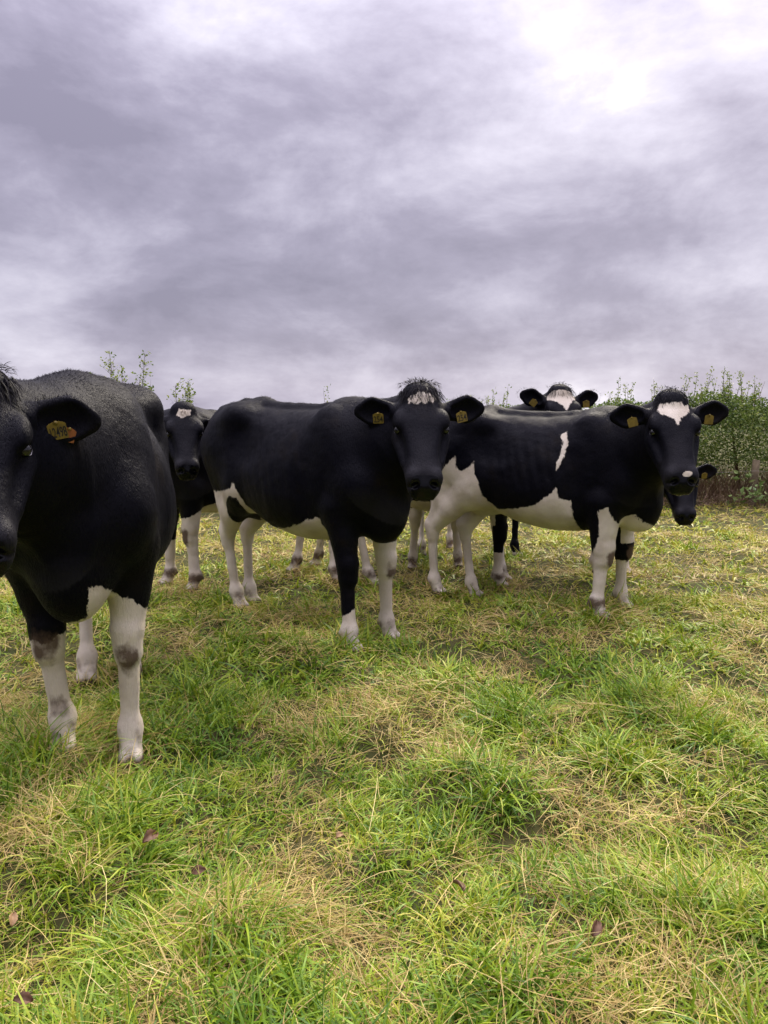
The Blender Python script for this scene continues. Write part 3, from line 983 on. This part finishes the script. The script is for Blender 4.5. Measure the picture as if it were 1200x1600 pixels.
def lid(c, r, out, along, low, mat, parent):
    """Thin wet rim below the eyeball."""
    out = np.asarray(out); a = np.asarray(along) - out * np.dot(along, out); a /= np.linalg.norm(a)
    b = np.cross(out, a)
    if b.dot(low) < 0: b = -b
    V = []; Fq = []
    n = 14
    for i in range(n + 1):
        t = -1.15 + 2.3 * i / n
        ctr = np.asarray(c) + out * r * .62 + (a * math.sin(t) + b * math.cos(t)) * r * .82
        rad = (a * math.sin(t) + b * math.cos(t))
        wth = .0016 * math.cos(t * 1.2)
        V += [ctr - rad * wth - out * .002, ctr + out * .001, ctr + rad * wth - out * .002]
    for i in range(n):
        for k in (0, 1):
            Fq.append((3 * i + k, 3 * i + 3 + k, 3 * i + 4 + k, 3 * i + 1 + k))
    return mesh_obj('eyelid', V, Fq, mat, parent)


def ear_tag(c, e, w_, n_, txt, root, hs, rs, mat='tag'):
    """Yellow plastic plate with a button and printed digits."""
    n2 = n_ + rs.normal(0, .08, 3); n2 /= np.linalg.norm(n2)
    e2 = e - n2 * e.dot(n2); e2 /= np.linalg.norm(e2)
    u2 = np.cross(n2, e2)
    sgn = 1 if u2.dot(w_) > 0 else -1
    u2 = u2 * sgn
    ra = rs.uniform(-.32, .32); e2, u2 = e2 * math.cos(ra) + u2 * math.sin(ra), u2 * math.cos(ra) - e2 * math.sin(ra)
    W, Hh, T = .0245 * hs, .0235 * hs, .0015
    prof = [(-.9, -1), (.9, -1), (1, -.9), (1, .75), (.8, .92), (.35, 1.1), (-.35, 1.1), (-.8, .92), (-1, .75), (-1, -.9)]
    V = []
    for t in (-T, T):
        for a, b in prof:
            V.append(c + e2 * a * W + u2 * b * Hh + n2 * t)
    k = len(prof)
    me = bpy.data.meshes.new('ear_tag')
    me.from_pydata([tuple(q) for q in V], [], [tuple(range(k, 2 * k)), tuple(range(k - 1, -1, -1))] + [(i, (i + 1) % k, k + (i + 1) % k, k + i) for i in range(k)])
    me.materials.append(M[mat]); me.update()
    t = bpy.data.objects.new('ear_tag', me); COL.objects.link(t); t.parent = root
    bpy_ball('button', c + u2 * Hh * 1.0 + n2 * .002, .006 * hs, M['tag'], t, 10, 6)
    if txt:
        cu = bpy.data.curves.new('tag_number', 'FONT'); cu.body = txt; cu.align_x = 'CENTER'; cu.align_y = 'CENTER'
        cu.size = 1.0
        cu.resolution_u = 3; cu.offset = 0.012
        to = bpy.data.objects.new('tmp', cu); COL.objects.link(to)
        bpy.context.view_layer.update()
        me2 = bpy.data.meshes.new_from_object(to)
        bpy.data.objects.remove(to); bpy.data.curves.remove(cu)
        n = len(me2.vertices); a = np.empty(n * 3, dtype=np.float32); me2.vertices.foreach_get('co', a); a = a.reshape(-1, 3)
        wd = a[:, 0].max() - a[:, 0].min(); ht = a[:, 1].max() - a[:, 1].min()
        # reading direction: left to right as seen from in front of the tag
        rd = np.cross(u2, n2)
        ax_ = a[:, 0] / wd * W * 1.72; ay = (a[:, 1] - (a[:, 1].max() + a[:, 1].min()) / 2) / ht * Hh * 1.25
        co = c[None] + rd[None] * ax_[:, None] + u2[None] * (ay - .15 * Hh)[:, None] + n2[None] * (T + .0010)
        me2.vertices.foreach_set('co', co.astype(np.float32).ravel()); me2.update()
        me2.materials.clear(); me2.materials.append(M['ink'])
        d = bpy.data.objects.new('printed_number', me2); COL.objects.link(d); d.parent = t


def mx(*a):
    r = a[0]
    for b in a[1:]:
        r = np.maximum(r, b)
    return r


def blob(v, c, r):
    """Rounded patch in 3D (positive inside)."""
    q = np.sqrt(((v['x'] - c[0]) / r[0]) ** 2 + ((v['y'] - c[1]) / r[1]) ** 2 + ((v['z'] - c[2]) / r[2]) ** 2)
    return (1 - q) * min(r)


def face(v, poly):
    """Patch on the front of the face, drawn in face coordinates (along, across)."""
    return np.where(v['head'] & (v['hz'] > -.03), poly_sd(v['hx'], v['hy'], poly), -1)


def knee_dirt(v, legs, zc=.455, amt=1.0):
    out = np.zeros(len(v['x']))
    for l in legs:
        d = np.exp(-((v['lz'] - zc) / .065) ** 2) * (v['leg'] == l) * np.clip(v['no'][:, 0] * 2.2 - .75, 0, 1)
        out = np.maximum(out, d * amt)
    return out


def pat_a(v):
    z, x, y = v['lz'], v['x'], v['y']
    w_ = np.full(len(x), -1.0)
    w_ = np.where(v['leg'] == 0, .68 - 1.1 * np.clip(y - .14, -.05, .1) + .018 * np.sin(y * 55 + x * 30) - z, w_)
    w_ = np.where(v['leg'] == 1, .445 + .15 * (y + .16) + .01 * np.sin(y * 70) - z, w_)
    w_ = np.where(v['leg'] >= 2, .70 - z, w_)
    br = (.578 + .38 * np.clip(y, 0, 1) - v['z']) * .8
    w_ = np.maximum(w_, np.where((x > .57) & (v['z'] > .5) & (np.abs(y) < .16), br, -1))
    w_ = np.maximum(w_, np.where((np.abs(x) < .4) & (v['z'] > .45), .60 - v['z'], -1))
    d = np.maximum(knee_dirt(v, (0, 1), .43, .8), .4 * np.exp(-((z - .10) / .06) ** 2))
    d = np.maximum(d, np.where(v['leg'] == 1, np.exp(-((z - .20) / .05) ** 2) * .62 * np.clip(v['no'][:, 0] * 2 - .5, 0, 1), 0))
    return w_, d


def pat_b(v):
    z, x, y = v['lz'], v['x'], v['y']
    zz = v['z']
    w_ = np.full(len(x), -1.0)
    w_ = np.where((v['leg'] == 1) & (x > .36), .225 + .35 * (y + .16) + .4 * (x - .47) - z, w_)
    w_ = np.where((v['leg'] == 0) & (x > .36), .64 - z, w_)
    hind = poly_sd(x, zz, [(-1, -.1), (-1, .80), (-.70, .815), (-.56, .825), (-.46, .845), (-.39, .86), (-.366, .91), (-.335, .84), (-.306, .763), (-.25, .685), (-.1, .635), (.014, .646), (.12, .665), (.223, .70), (.31, .735), (.38, .75), (.40, .5), (-.3, .4), (-.5, -.1)])
    oval = poly_sd(x, zz, [(-.41, .812), (-.36, .80), (-.335, .73), (-.38, .66), (-.46, .605), (-.52, .610), (-.535, .692), (-.49, .765)])
    hind = np.where(y < 0, np.minimum(hind, -oval), hind)
    w_ = np.maximum(w_, np.where(x < .40, hind, -1))
    w_ = np.maximum(w_, face(v, [(.048, .060), (.070, .050), (.062, .036), (.082, .018), (.070, .0), (.080, -.022), (.066, -.036), (.070, -.055), (.046, -.052), (.03, -.01), (.032, .03)]) + .003)
    d = knee_dirt(v, (0,), .45, .7)
    d = np.maximum(d, .45 * np.exp(-((z - .11) / .06) ** 2))
    return w_, d


def pat_c(v):
    z, x, y = v['lz'], v['x'], v['y']
    zz = v['z']
    w_ = np.full(len(x), -1.0)
    hind = poly_sd(x, zz, [(-1.0, -.1), (-1.0, .93), (-.80, .95), (-.703, .965), (-.633, 1.02), (-.574, 1.085), (-.565, .985), (-.521, .965), (-.461, .998), (-.428, 1.05), (-.412, .954), (-.39, .93), (-.383, .90), (-.371, .845), (-.343, .775),
                           (-.27, .71), (-.136, .727), (.045, .767), (.15, .852), (.191, .895), (.212, .825), (.278, .81), (.285, .737), (.30, .66), (.31, .5), (-.3, .4), (-.5, -.1)])
    w_ = np.maximum(w_, np.where(x < .31, hind, -1))
    st = poly_sd(x, zz, [(.162, 1.238), (.212, 1.26), (.238, 1.19), (.222, 1.09), (.184, .985), (.176, 1.04), (.195, 1.13), (.198, 1.19)])
    w_ = np.maximum(w_, np.where(y < 0, st - .003, -1))
    leg1 = poly_sd(x, zz, [(.462, .76), (.525, .785), (.545, .72), (.60, .62), (.70, -.1), (.2, -.1), (.2, .42), (.40, .445), (.45, .53), (.472, .60), (.470, .68)])
    w_ = np.maximum(w_, np.where((v['leg'] == 1) & (x > .31) & (y < -.07), leg1, -1))
    blk0 = poly_sd(y, zz, [(.085, .64), (.34, .64), (.34, .375), (.20, .355), (.125, .375), (.095, .48)])
    w_ = np.maximum(w_, np.where((v['leg'] == 0) & (x > .31), np.minimum(.62 - zz, -blk0), -1))
    chest = poly_sd(y, zz, [(-.215, .60), (-.185, .70), (-.15, .735), (-.135, .72), (-.11, .69), (-.069, .67), (0, .645), (.10, .62), (.2, .60), (.2, .42), (-.2, .42)])
    w_ = np.maximum(w_, np.where((x > .50) & (zz > .5), chest, -1))
    w_ = np.maximum(w_, face(v, [(.042, .078), (.060, .052), (.045, .03), (.050, -.02), (.042, -.072), (.075, -.080), (.105, -.072), (.125, -.045), (.14, -.02), (.180, 0), (.14, .022), (.118, .05), (.085, .075)]))
    chin = np.where(v['head'] & (v['hz'] < -.10) & (v['hx'] > .42) & (np.abs(v['hy']) < .035), .01, -1)
    w_ = np.maximum(w_, chin)
    d = np.maximum(knee_dirt(v, (0, 1), .43, 1.0), .45 * np.exp(-((z - .09) / .06) ** 2))
    d = np.maximum(d, np.where(v['leg'] == 1, np.exp(-((z - .14) / .045) ** 2) * .8, 0))
    return w_, d


def pat_d(v):
    z, x, y = v['lz'], v['x'], v['y']
    w_ = np.full(len(x), -1.0)
    w_ = np.where(v['leg'] == 0, .63 + .4 * (.46 - x) - z, w_)
    w_ = np.where(v['leg'] == 1, .40 - z, w_)
    w_ = np.where(v['leg'] >= 2, .75 - z, w_)
    w_ = np.maximum(w_, face(v, [(.03, .05), (.05, .04), (.065, .045), (.085, .01), (.10, -.02), (.07, -.05), (.03, -.03)]))
    d = np.maximum(knee_dirt(v, (0, 1), .45, 1.2), .8 * np.exp(-((z - .13) / .05) ** 2))
    return w_, d


def pat_e(v):
    z, x, y = v['lz'], v['x'], v['y']
    w_ = np.full(len(x), -1.0)
    w_ = np.where((v['leg'] == 1) & (x > .2), np.maximum(.33 - z, np.minimum(.6 - z, .44 - x)), w_)
    w_ = np.where((v['leg'] == 0) & (x > .2), .66 - z, w_)
    w_ = np.where(x < -.3, .74 - z, w_)
    w_ = np.maximum(w_, np.where((np.abs(x) < .45) & (v['z'] > .5), .70 - v['z'], -1))
    blaze = face(v, [(.025, .07), (.02, -.09), (.06, -.11), (.10, -.075), (.12, -.05), (.15, -.02), (.20, .0), (.30, .03), (.45, .03), (.45, -.03), (.30, -.03), (.20, .0), (.15, .03), (.11, .06), (.07, .10), (.03, .10)])
    w_ = np.maximum(w_, blaze)
    return w_, .6 * np.exp(-((z - .13) / .06) ** 2)


def pat_f(v):
    z = v['lz']
    w_ = np.where(v['leg'] >= 2, .08 - z, .30 - z)
    return w_, np.zeros(len(z))


def pat_h(v):
    z = v['lz']
    w_ = np.where(v['z'] < .8, .62 - z, -1)
    return w_, .7 * np.exp(-((z - .10) / .06) ** 2)


# feet order: front left, front right, hind left, hind right (the animal's own left and right)
make_cow('cow', 'large black cow nearest the camera at the left edge, head half out of frame', (-1.275, 3.24), -75.5, 1.05,
         [(-1.003, 2.79), (-1.229, 2.707), (-1.29, 3.66), (-1.52, 3.66)], (-1.235, 2.28, 1.415), -66, 52, pat_a, .015, .008,
         1.10, (-.06, .05), dict(n=1100, len=.09), ((1, '12498'), (-1, None)), seed=1, coat=75000, brisket=.035)
make_cow('cow', 'black cow in the middle with black oval on white thigh and long poll fringe', (-0.47, 4.58), -43, 1.0,
         [(.02, 4.407), (-.191, 4.035), (-.949, 5.14), (-.996, 4.934)], (.19, 3.98, 1.425), -88, 50, pat_b, .015, .0075,
         1.15, (.10, .03), dict(n=1100, len=.075, light=[(.062, .032, 14, .030), (.064, -.028, 14, .028), (.055, 0, 8, .026)]), ((1, '254'), (-1, '254')), seed=2, coat=50000)
make_cow('cow', 'black cow at right with white forehead shield, white belly and shoulder stripe', (1.10, 5.00), -34, .965,
         [(1.601, 4.884), (1.353, 4.575), (.652, 5.351), (.381, 5.391)], (1.655, 4.33, 1.40), -95, 52, pat_c, .015, .0075,
         1.15, (.12, -.02), dict(n=600, len=.045), seed=3, nose_spot=(.018,), coat=38000, legk=1.16)
make_cow('cow', 'black cow with small white star peering out between the two largest cows', (-1.17, 5.86), -144, .97,
         [(-1.414, 5.431), (-1.684, 5.706), (-.572, 6.319), (-.736, 6.11)], (-1.43, 5.34, 1.345), -72, 54, pat_d, .018, .010,
         1.05, (-.55, -.25), dict(n=160, len=.05, light=[(.04, 0, 30, .05)]), (), seed=4)
make_cow('cow', 'cow with dark tuft and white blaze looking over the right cow\'s back', (.42, 5.80), 0, .95,
         [(.95, 5.86), (.897, 5.70), (-.395, 5.819), (-.111, 5.706)], (1.30, 5.56, 1.475), -84, 50, pat_e, .018, .010,
         1.08, (.28, .38), dict(n=420, len=.07), seed=5)
make_cow('cow', 'black cow with lowered head behind the right cow\'s muzzle', (1.60, 6.35), -60, .95,
         [(1.98, 6.02), (1.72, 5.92), (1.21, 6.75), (1.05, 6.70)], (2.30, 5.76, .935), -96, 56, pat_f, .018, .010,
         1.0, (.10, .0), None, ((1, None),), seed=6)
make_cow('cow', 'mostly hidden cow of which only pale legs show behind the middle cows', (.46, 6.80), -92, .92,
         [(.64, 6.30), (.25, 6.36), (.66, 7.30), (.36, 6.95)], (.02, 6.45, 1.05), 200, 60, pat_h, .024, .018,
         1.0, (-.2, -.2), None, (), seed=7)

build_grass()

# ------------------------------------------------------------------ hedge, saplings, bramble, fence
def leaf_quads(c, sz, rs, up=0.35, fold=0.25):
    """Pointed leaves: two triangles folded along the midrib as one quad."""
    n = len(c)
    d = rs.normal(0, 1, (n, 3)); d[:, 2] = d[:, 2] * .6 + up; d /= np.linalg.norm(d, axis=1, keepdims=True)
    r = rs.normal(0, 1, (n, 3)); sd = np.cross(d, r); sd /= np.linalg.norm(sd, axis=1, keepdims=True) + 1e-9
    nn = np.cross(sd, d)
    L_ = sz[:, None]
    V = np.stack([c, c + d * L_ * .45 + sd * L_ * .27 + nn * L_ * fold * .3, c + d * L_, c + d * L_ * .45 - sd * L_ * .27 + nn * L_ * fold * .3], 1)
    return V.reshape(-1, 3), np.arange(4 * n).reshape(-1, 4)


def leaf_mesh(name, c, sz, tone, mat, parent, rs, up=.35):
    V, F = leaf_quads(c, sz, rs, up)
    o = mesh_obj(name, V, F, mat, parent, smooth=False)
    add_attr(o, 'tone', np.repeat(tone, 4))
    o['kind'] = 'stuff'
    return o


def stem_mesh(name, roots, dirs, lens, wid, droop, curl, mat, parent, rs, segs=5):
    V, F, per = ribbons(roots, dirs, lens, wid, droop, segs, curl, rs, .7)
    V2 = V.reshape(-1, 2, 3); mid = V2.mean(1, keepdims=True); h = (V2[:, 1:2] - mid)
    # second ribbon at right angles gives the stems body
    cr = np.cross(h, np.array([0.3, 0.2, 0.93])); ln = np.linalg.norm(cr, axis=-1, keepdims=True) + 1e-9
    cr = cr / ln * np.linalg.norm(h, axis=-1, keepdims=True)
    W = np.concatenate([mid - cr, mid + cr], 1).reshape(-1, 3)
    V = np.concatenate([V, W]); F = np.concatenate([F, F + len(W)])
    o = mesh_obj(name, V, F, mat, parent)
    n = len(roots)
    add_attr(o, 'tone', np.concatenate([np.repeat(rs.uniform(0, 1, n), per)] * 2))
    o['kind'] = 'stuff'
    return o


def hedge_top(x):
    x = np.asarray(x, float)
    base = np.interp(x, [-9, -2.5, -1.2, 0.0, 1.0, 2.2, 3.2, 4.3, 5.2, 9], [1.15, 1.12, 1.20, 1.36, 1.44, 1.40, 1.44, 1.58, 1.68, 1.76])
    return base + (fbm(x * 1.9, x * 0 + 2.0, 91, 3) - .5) * .34


def build_hedge():
    rs = np.random.default_rng(77)
    root = empty('hedge', (0, 11.0, 0))
    tag(root, 'leafy green field hedge with upright shoots and bare brown base', 'hedge')
    # foliage: fills a rounded bank, thickest on the outside
    n = 125000
    x = rs.uniform(-6, 9.0, n)
    keep = (x > -1.2) | (rs.uniform(0, 1, n) < .35)
    x = x[keep]; n = len(x)
    top = hedge_top(x)
    th = rs.uniform(-.35, math.pi * .80, n)
    rad = 1 - np.abs(rs.normal(0, .24, n))
    lump = .75 + .5 * fbm(x * 2.3, th * 2.2, 93, 3)
    yy = -np.cos(th) * .62 * rad * lump
    zz = .72 + np.sin(th) * (top - .72) * rad * (.82 + .36 * (lump - .75))
    gap = fbm(x * 5 + 3, zz * 5, 95, 2)
    k = (gap > .22) & ((zz > .62) | (rs.uniform(0, 1, n) < .35)) & (zz > .18)
    c = np.stack([x, yy, zz], -1)[k]
    n2 = 22000
    xi = rs.uniform(-.5, 9, n2); ci = np.stack([xi, rs.uniform(-.25, .45, n2), .25 + rs.uniform(0, 1, n2) * (hedge_top(xi) - .35)], -1)
    c = np.concatenate([c, ci]); k = np.ones(len(c), bool)
    tone = np.clip(.12 + .75 * rs.uniform(0, 1, k.sum()) ** 1.5 + .45 * (fbm(c[:, 0] * 1.7, c[:, 2] * 2.2, 97, 2) - .5), 0, 1)
    leaf_mesh('foliage', c, rs.uniform(.028, .058, k.sum()), tone, M['leaf'], root, rs)
    # upright shoots along the top, each with its own leaves
    xs = np.concatenate([rs.normal(q_, .16, int(k_)) for q_, k_ in ((-.1, 5), (.5, 6), (1.15, 11), (1.7, 7), (2.5, 5), (3.4, 8), (4.1, 10), (4.7, 9), (5.15, 12), (5.6, 7), (6.3, 10), (7.1, 9), (8.2, 9))] + [np.array([-.88])])
    for x0 in xs:
        t0 = float(hedge_top(x0)) - .25
        ln = rs.uniform(.26, .52) if x0 > 3 else rs.uniform(.28, .48)
        if x0 == -.88: ln = .62
        y0 = rs.uniform(-.30, .35)
        lean = rs.normal(0, .10, 2)
        sh = stem_mesh('shoot', np.array([[x0, y0, t0]]), np.array([[lean[0], lean[1], 1.0]]), np.array([ln]), np.array([.008]), np.array([.05]), np.array([rs.normal(0, .15)]), M['twig'], root, rs)
        del sh['kind']
        m = int(ln * 75)
        tt = rs.uniform(.2, 1.03, m)
        cc = np.stack([x0 + lean[0] * tt * ln + rs.normal(0, .016, m), y0 + lean[1] * tt * ln + rs.normal(0, .016, m), t0 + tt * ln], -1)
        lf = leaf_mesh('shoot_leaves', cc, rs.uniform(.030, .058, m) * (1.1 - .4 * tt), np.clip(rs.uniform(.35, 1.0, m), 0, 1), M['leaf'], sh, rs, .7)
    # bare stems and dead growth at the foot
    m = 6500
    x = rs.uniform(-3, 9.5, m)
    roots = np.stack([x, rs.uniform(-.50, .40, m), ground_z(x, x * 0 + 11) + rs.uniform(-.02, .1, m)], -1)
    dirs = np.stack([rs.normal(0, .30, m), rs.normal(-.05, .22, m), np.ones(m)], -1)
    stem_mesh('bare_stems', roots, dirs, rs.uniform(.28, .72, m), rs.uniform(.005, .012, m), rs.uniform(0, 1.0, m), rs.normal(0, .5, m), M['dry_stem'], root, rs)
    m = 2600
    x = rs.uniform(-3, 9.5, m)
    roots = np.stack([x, rs.uniform(-.95, -.40, m), ground_z(x, x * 0 + 10.4) + rs.uniform(0, .12, m)], -1)
    dirs = np.stack([rs.normal(0, 1.2, m), rs.normal(-.3, .6, m), np.ones(m)], -1)
    stem_mesh('dead_grass', roots, dirs, rs.uniform(.15, .42, m), rs.uniform(.004, .008, m), rs.uniform(.4, 2, m), rs.normal(0, .8, m), M['dry_stem'], root, rs)
    # thick old trunks inside
    for x0 in np.arange(-2.5, 9.3, .85):
        tr = stem_mesh('trunk', np.array([[x0 + rs.normal(0, .15), rs.uniform(-.15, .2), -.05]]), np.array([[rs.normal(0, .2), 0, 1.0]]), np.array([1.3]), np.array([.07]), np.array([.1]), np.array([rs.normal(0, .2)]), M['twig'], root, rs)
        del tr['kind']


build_hedge()


def sapling(label, base, stems, rs, leaf=.05, n_leaf=26):
    root = empty('sapling', base)
    tag(root, label, 'sapling')
    for (dx, h, bend) in stems:
        ln = h / .97
        d = np.array([[dx / h, rs.normal(0, .05), 1.0]])
        st = stem_mesh('stem', np.array([[0.0, 0, 0]]) + rs.normal(0, .04, (1, 3)) * np.array([1, 1, 0]), d, np.array([ln]), np.array([.014]), np.array([.02]), np.array([bend]), M['twig'], root, rs, 8)
        del st['kind']
        me = st.data; k = 18
        co = np.array([v.co[:] for v in me.vertices][:k]).reshape(9, 2, 3).mean(1)
        m = n_leaf
        t = rs.uniform(.5, 1.0, m) * 8; i0 = np.minimum(t.astype(int), 7); f = (t - i0)[:, None]
        c = co[i0] * (1 - f) + co[i0 + 1] * f
        side = rs.normal(0, 1, (m, 3)); side[:, 2] = np.abs(side[:, 2]) * .5; side /= np.linalg.norm(side, axis=1, keepdims=True)
        tl = rs.uniform(.02, .14, m) * (rs.uniform(0, 1, m) < .7)
        stem_mesh('twigs', c, side + np.array([0, 0, .5]), tl + .01, np.full(m, .004), np.zeros(m), np.zeros(m), M['twig'], st, rs, 2)
        c2 = c + (side + np.array([0, 0, .5])) * (tl * .85)[:, None]
        c2 = np.repeat(c2, 3, 0) + rs.normal(0, .012, (m * 3, 3))
        leaf_mesh('leaves', c2, rs.uniform(.5, 1.1, m * 3) * leaf, rs.uniform(.3, 1, m * 3), M['leaf'], st, rs, .3)


rs_ = np.random.default_rng(5)
sapling('tall sparse sapling above the back of the left cow', (-3.18, 9.0, 0), [(-.52, 1.60, .0), (-.42, 1.70, .0), (-.30, 1.52, .1), (-.22, 1.62, .1), (-.12, 1.78, .0), (-.02, 1.98, -.05), (.06, 1.66, .1), (.13, 1.80, -.1), (.20, 1.96, .05), (.28, 1.76, 0), (.33, 1.60, .1)], rs_, .046, 54)
sapling('small leafy sapling rising above the white-starred cow\'s head', (-2.47, 9.0, 0), [(-.03, 1.58, 0), (.06, 1.64, .1), (.12, 1.55, 0)], rs_, .05, 55)


def bramble():
    rs = np.random.default_rng(9)
    root = empty('bramble', (5.42, 10.15, 0))
    tag(root, 'pale green bramble with large leaves at the foot of the hedge', 'bramble')
    n = 11
    roots = rs.normal(0, .10, (n, 3)) * np.array([1.6, .6, 0]); dirs = np.stack([rs.normal(0, .7, n), rs.normal(-.2, .3, n), np.ones(n)], -1)
    st = stem_mesh('canes', roots, dirs, rs.uniform(.5, .95, n), rs.uniform(.006, .010, n), rs.uniform(.7, 1.8, n), rs.normal(0, .5, n), M['twig'], root, rs, 8)
    co = np.array([v.co[:] for v in st.data.vertices][:n * 18]).reshape(n, 9, 2, 3).mean(2)
    c = np.repeat(co[:, 3:].reshape(-1, 3), 3, 0) + rs.normal(0, .035, (n * 18, 3))
    leaf_mesh('leaves', c, rs.uniform(.06, .11, len(c)), rs.uniform(.2, 1, len(c)), M['bramble'], root, rs, .1)


bramble()


def tube(pts, r, seg=6):
    pts = np.asarray(pts, float); V = []; F = []
    for i, p in enumerate(pts):
        d = pts[min(i + 1, len(pts) - 1)] - pts[max(i - 1, 0)]; d /= np.linalg.norm(d)
        a = np.cross(d, [0.1, 0.2, 1.0]); a /= np.linalg.norm(a); b = np.cross(d, a)
        for j in range(seg):
            t = 2 * math.pi * j / seg
            V.append(p + (a * math.cos(t) + b * math.sin(t)) * r)
    for i in range(len(pts) - 1):
        for j in range(seg):
            F.append((i * seg + j, i * seg + (j + 1) % seg, (i + 1) * seg + (j + 1) % seg, (i + 1) * seg + j))
    return np.array(V), F


def fence():
    root = empty('wire_fence', (0, 10.25, 0))
    tag(root, 'old wire fence with weathered posts running in front of the hedge', 'fence')
    xs = [-1.4, 1.9, 5.12, 8.4]
    for q, x0 in enumerate(xs):
        lean = .03 * (-1) ** q
        V, F = tube([(x0, 0, -.2), (x0, 0, .05), (x0 + lean * .5, .01, .4), (x0 + lean, .02, .66), (x0 + lean, .02, .67)], .05, 9)
        V[-9:] = V[-18:-9].mean(0) + (V[-9:] - V[-9:].mean(0)) * .55
        V += rng.normal(0, .004, V.shape)
        o = mesh_obj('post', V, F, M['post'], root)
    pts = []
    for a, b in zip(xs, xs[1:]):
        for t in np.linspace(0, 1, 9)[:-1]:
            pts.append((a + (b - a) * t, -.055, .515 - .05 * math.sin(math.pi * t)))
    pts.append((xs[-1], -.055, .515))
    V, F = tube(pts, .0018, 5)
    mesh_obj('wire', V, F, M['wire'], root)


fence()


def fallen_leaf(label, p, size, yaw, mat, rs, tilt=.4):
    """Curled dead leaf caught in the grass."""
    V, F = [], []
    n, m = 9, 5
    for i in range(n):
        t = i / (n - 1)
        hw = .5 * math.sin(math.pi * min(1, t * .93 + .05)) ** .8 * (1 + .12 * math.sin(t * 23))
        for j in range(m):
            u = (j / (m - 1) - .5) * 2
            V.append(((t - .5) * size, u * hw * size * .62, size * (.20 * u * u + .16 * math.sin(t * 3.1) + .03 * math.sin(7 * t + 5 * u))))
    for i in range(n - 1):
        for j in range(m - 1):
            F.append((i * m + j, (i + 1) * m + j, (i + 1) * m + j + 1, i * m + j + 1))
    V = np.array(V) * .8
    o = mesh_obj('fallen_leaf', V, F, mat)
    md = o.modifiers.new('thick', 'SOLIDIFY'); md.thickness = .0006
    o.location = (p[0], p[1], float(ground_z(p[0], p[1])) + p[2] + .022)
    o.rotation_euler = (tilt, rs.normal(0, .2), yaw)
    tag(o, label, 'dead leaf', 'dead leaves lying in the grass')


rs_ = np.random.default_rng(3)
fallen_leaf('rust-red dead leaf in the bottom left corner of the grass', (-.80, 1.48, .06), .052, .4, M['dead_leaf'], rs_, .5)
fallen_leaf('pale tan dead leaf at the left edge of the grass', (-.985, 1.80, .07), .045, 1.9, M['dead_leaf_pale'], rs_)
fallen_leaf('dark brown curled leaf, the left one of two below the straw tuft', (-.715, 2.10, .06), .075, 1.2, M['dead_leaf'], rs_, .7)
fallen_leaf('narrow brown leaf, the right one of two below the straw tuft', (-.547, 2.03, .06), .055, .1, M['dead_leaf'], rs_, .6)
fallen_leaf('small tan curled leaf near the middle of the foreground grass', (-.139, 2.15, .075), .035, .8, M['dead_leaf_pale'], rs_)
fallen_leaf('dark brown leaf half sunk in the grass right of centre', (.20, 1.855, .06), .055, 2.2, M['dead_leaf'], rs_, .6)
fallen_leaf('reddish dead leaf in the bottom right foreground grass', (.507, 1.633, .075), .052, 1.0, M['dead_leaf'], rs_, .6)
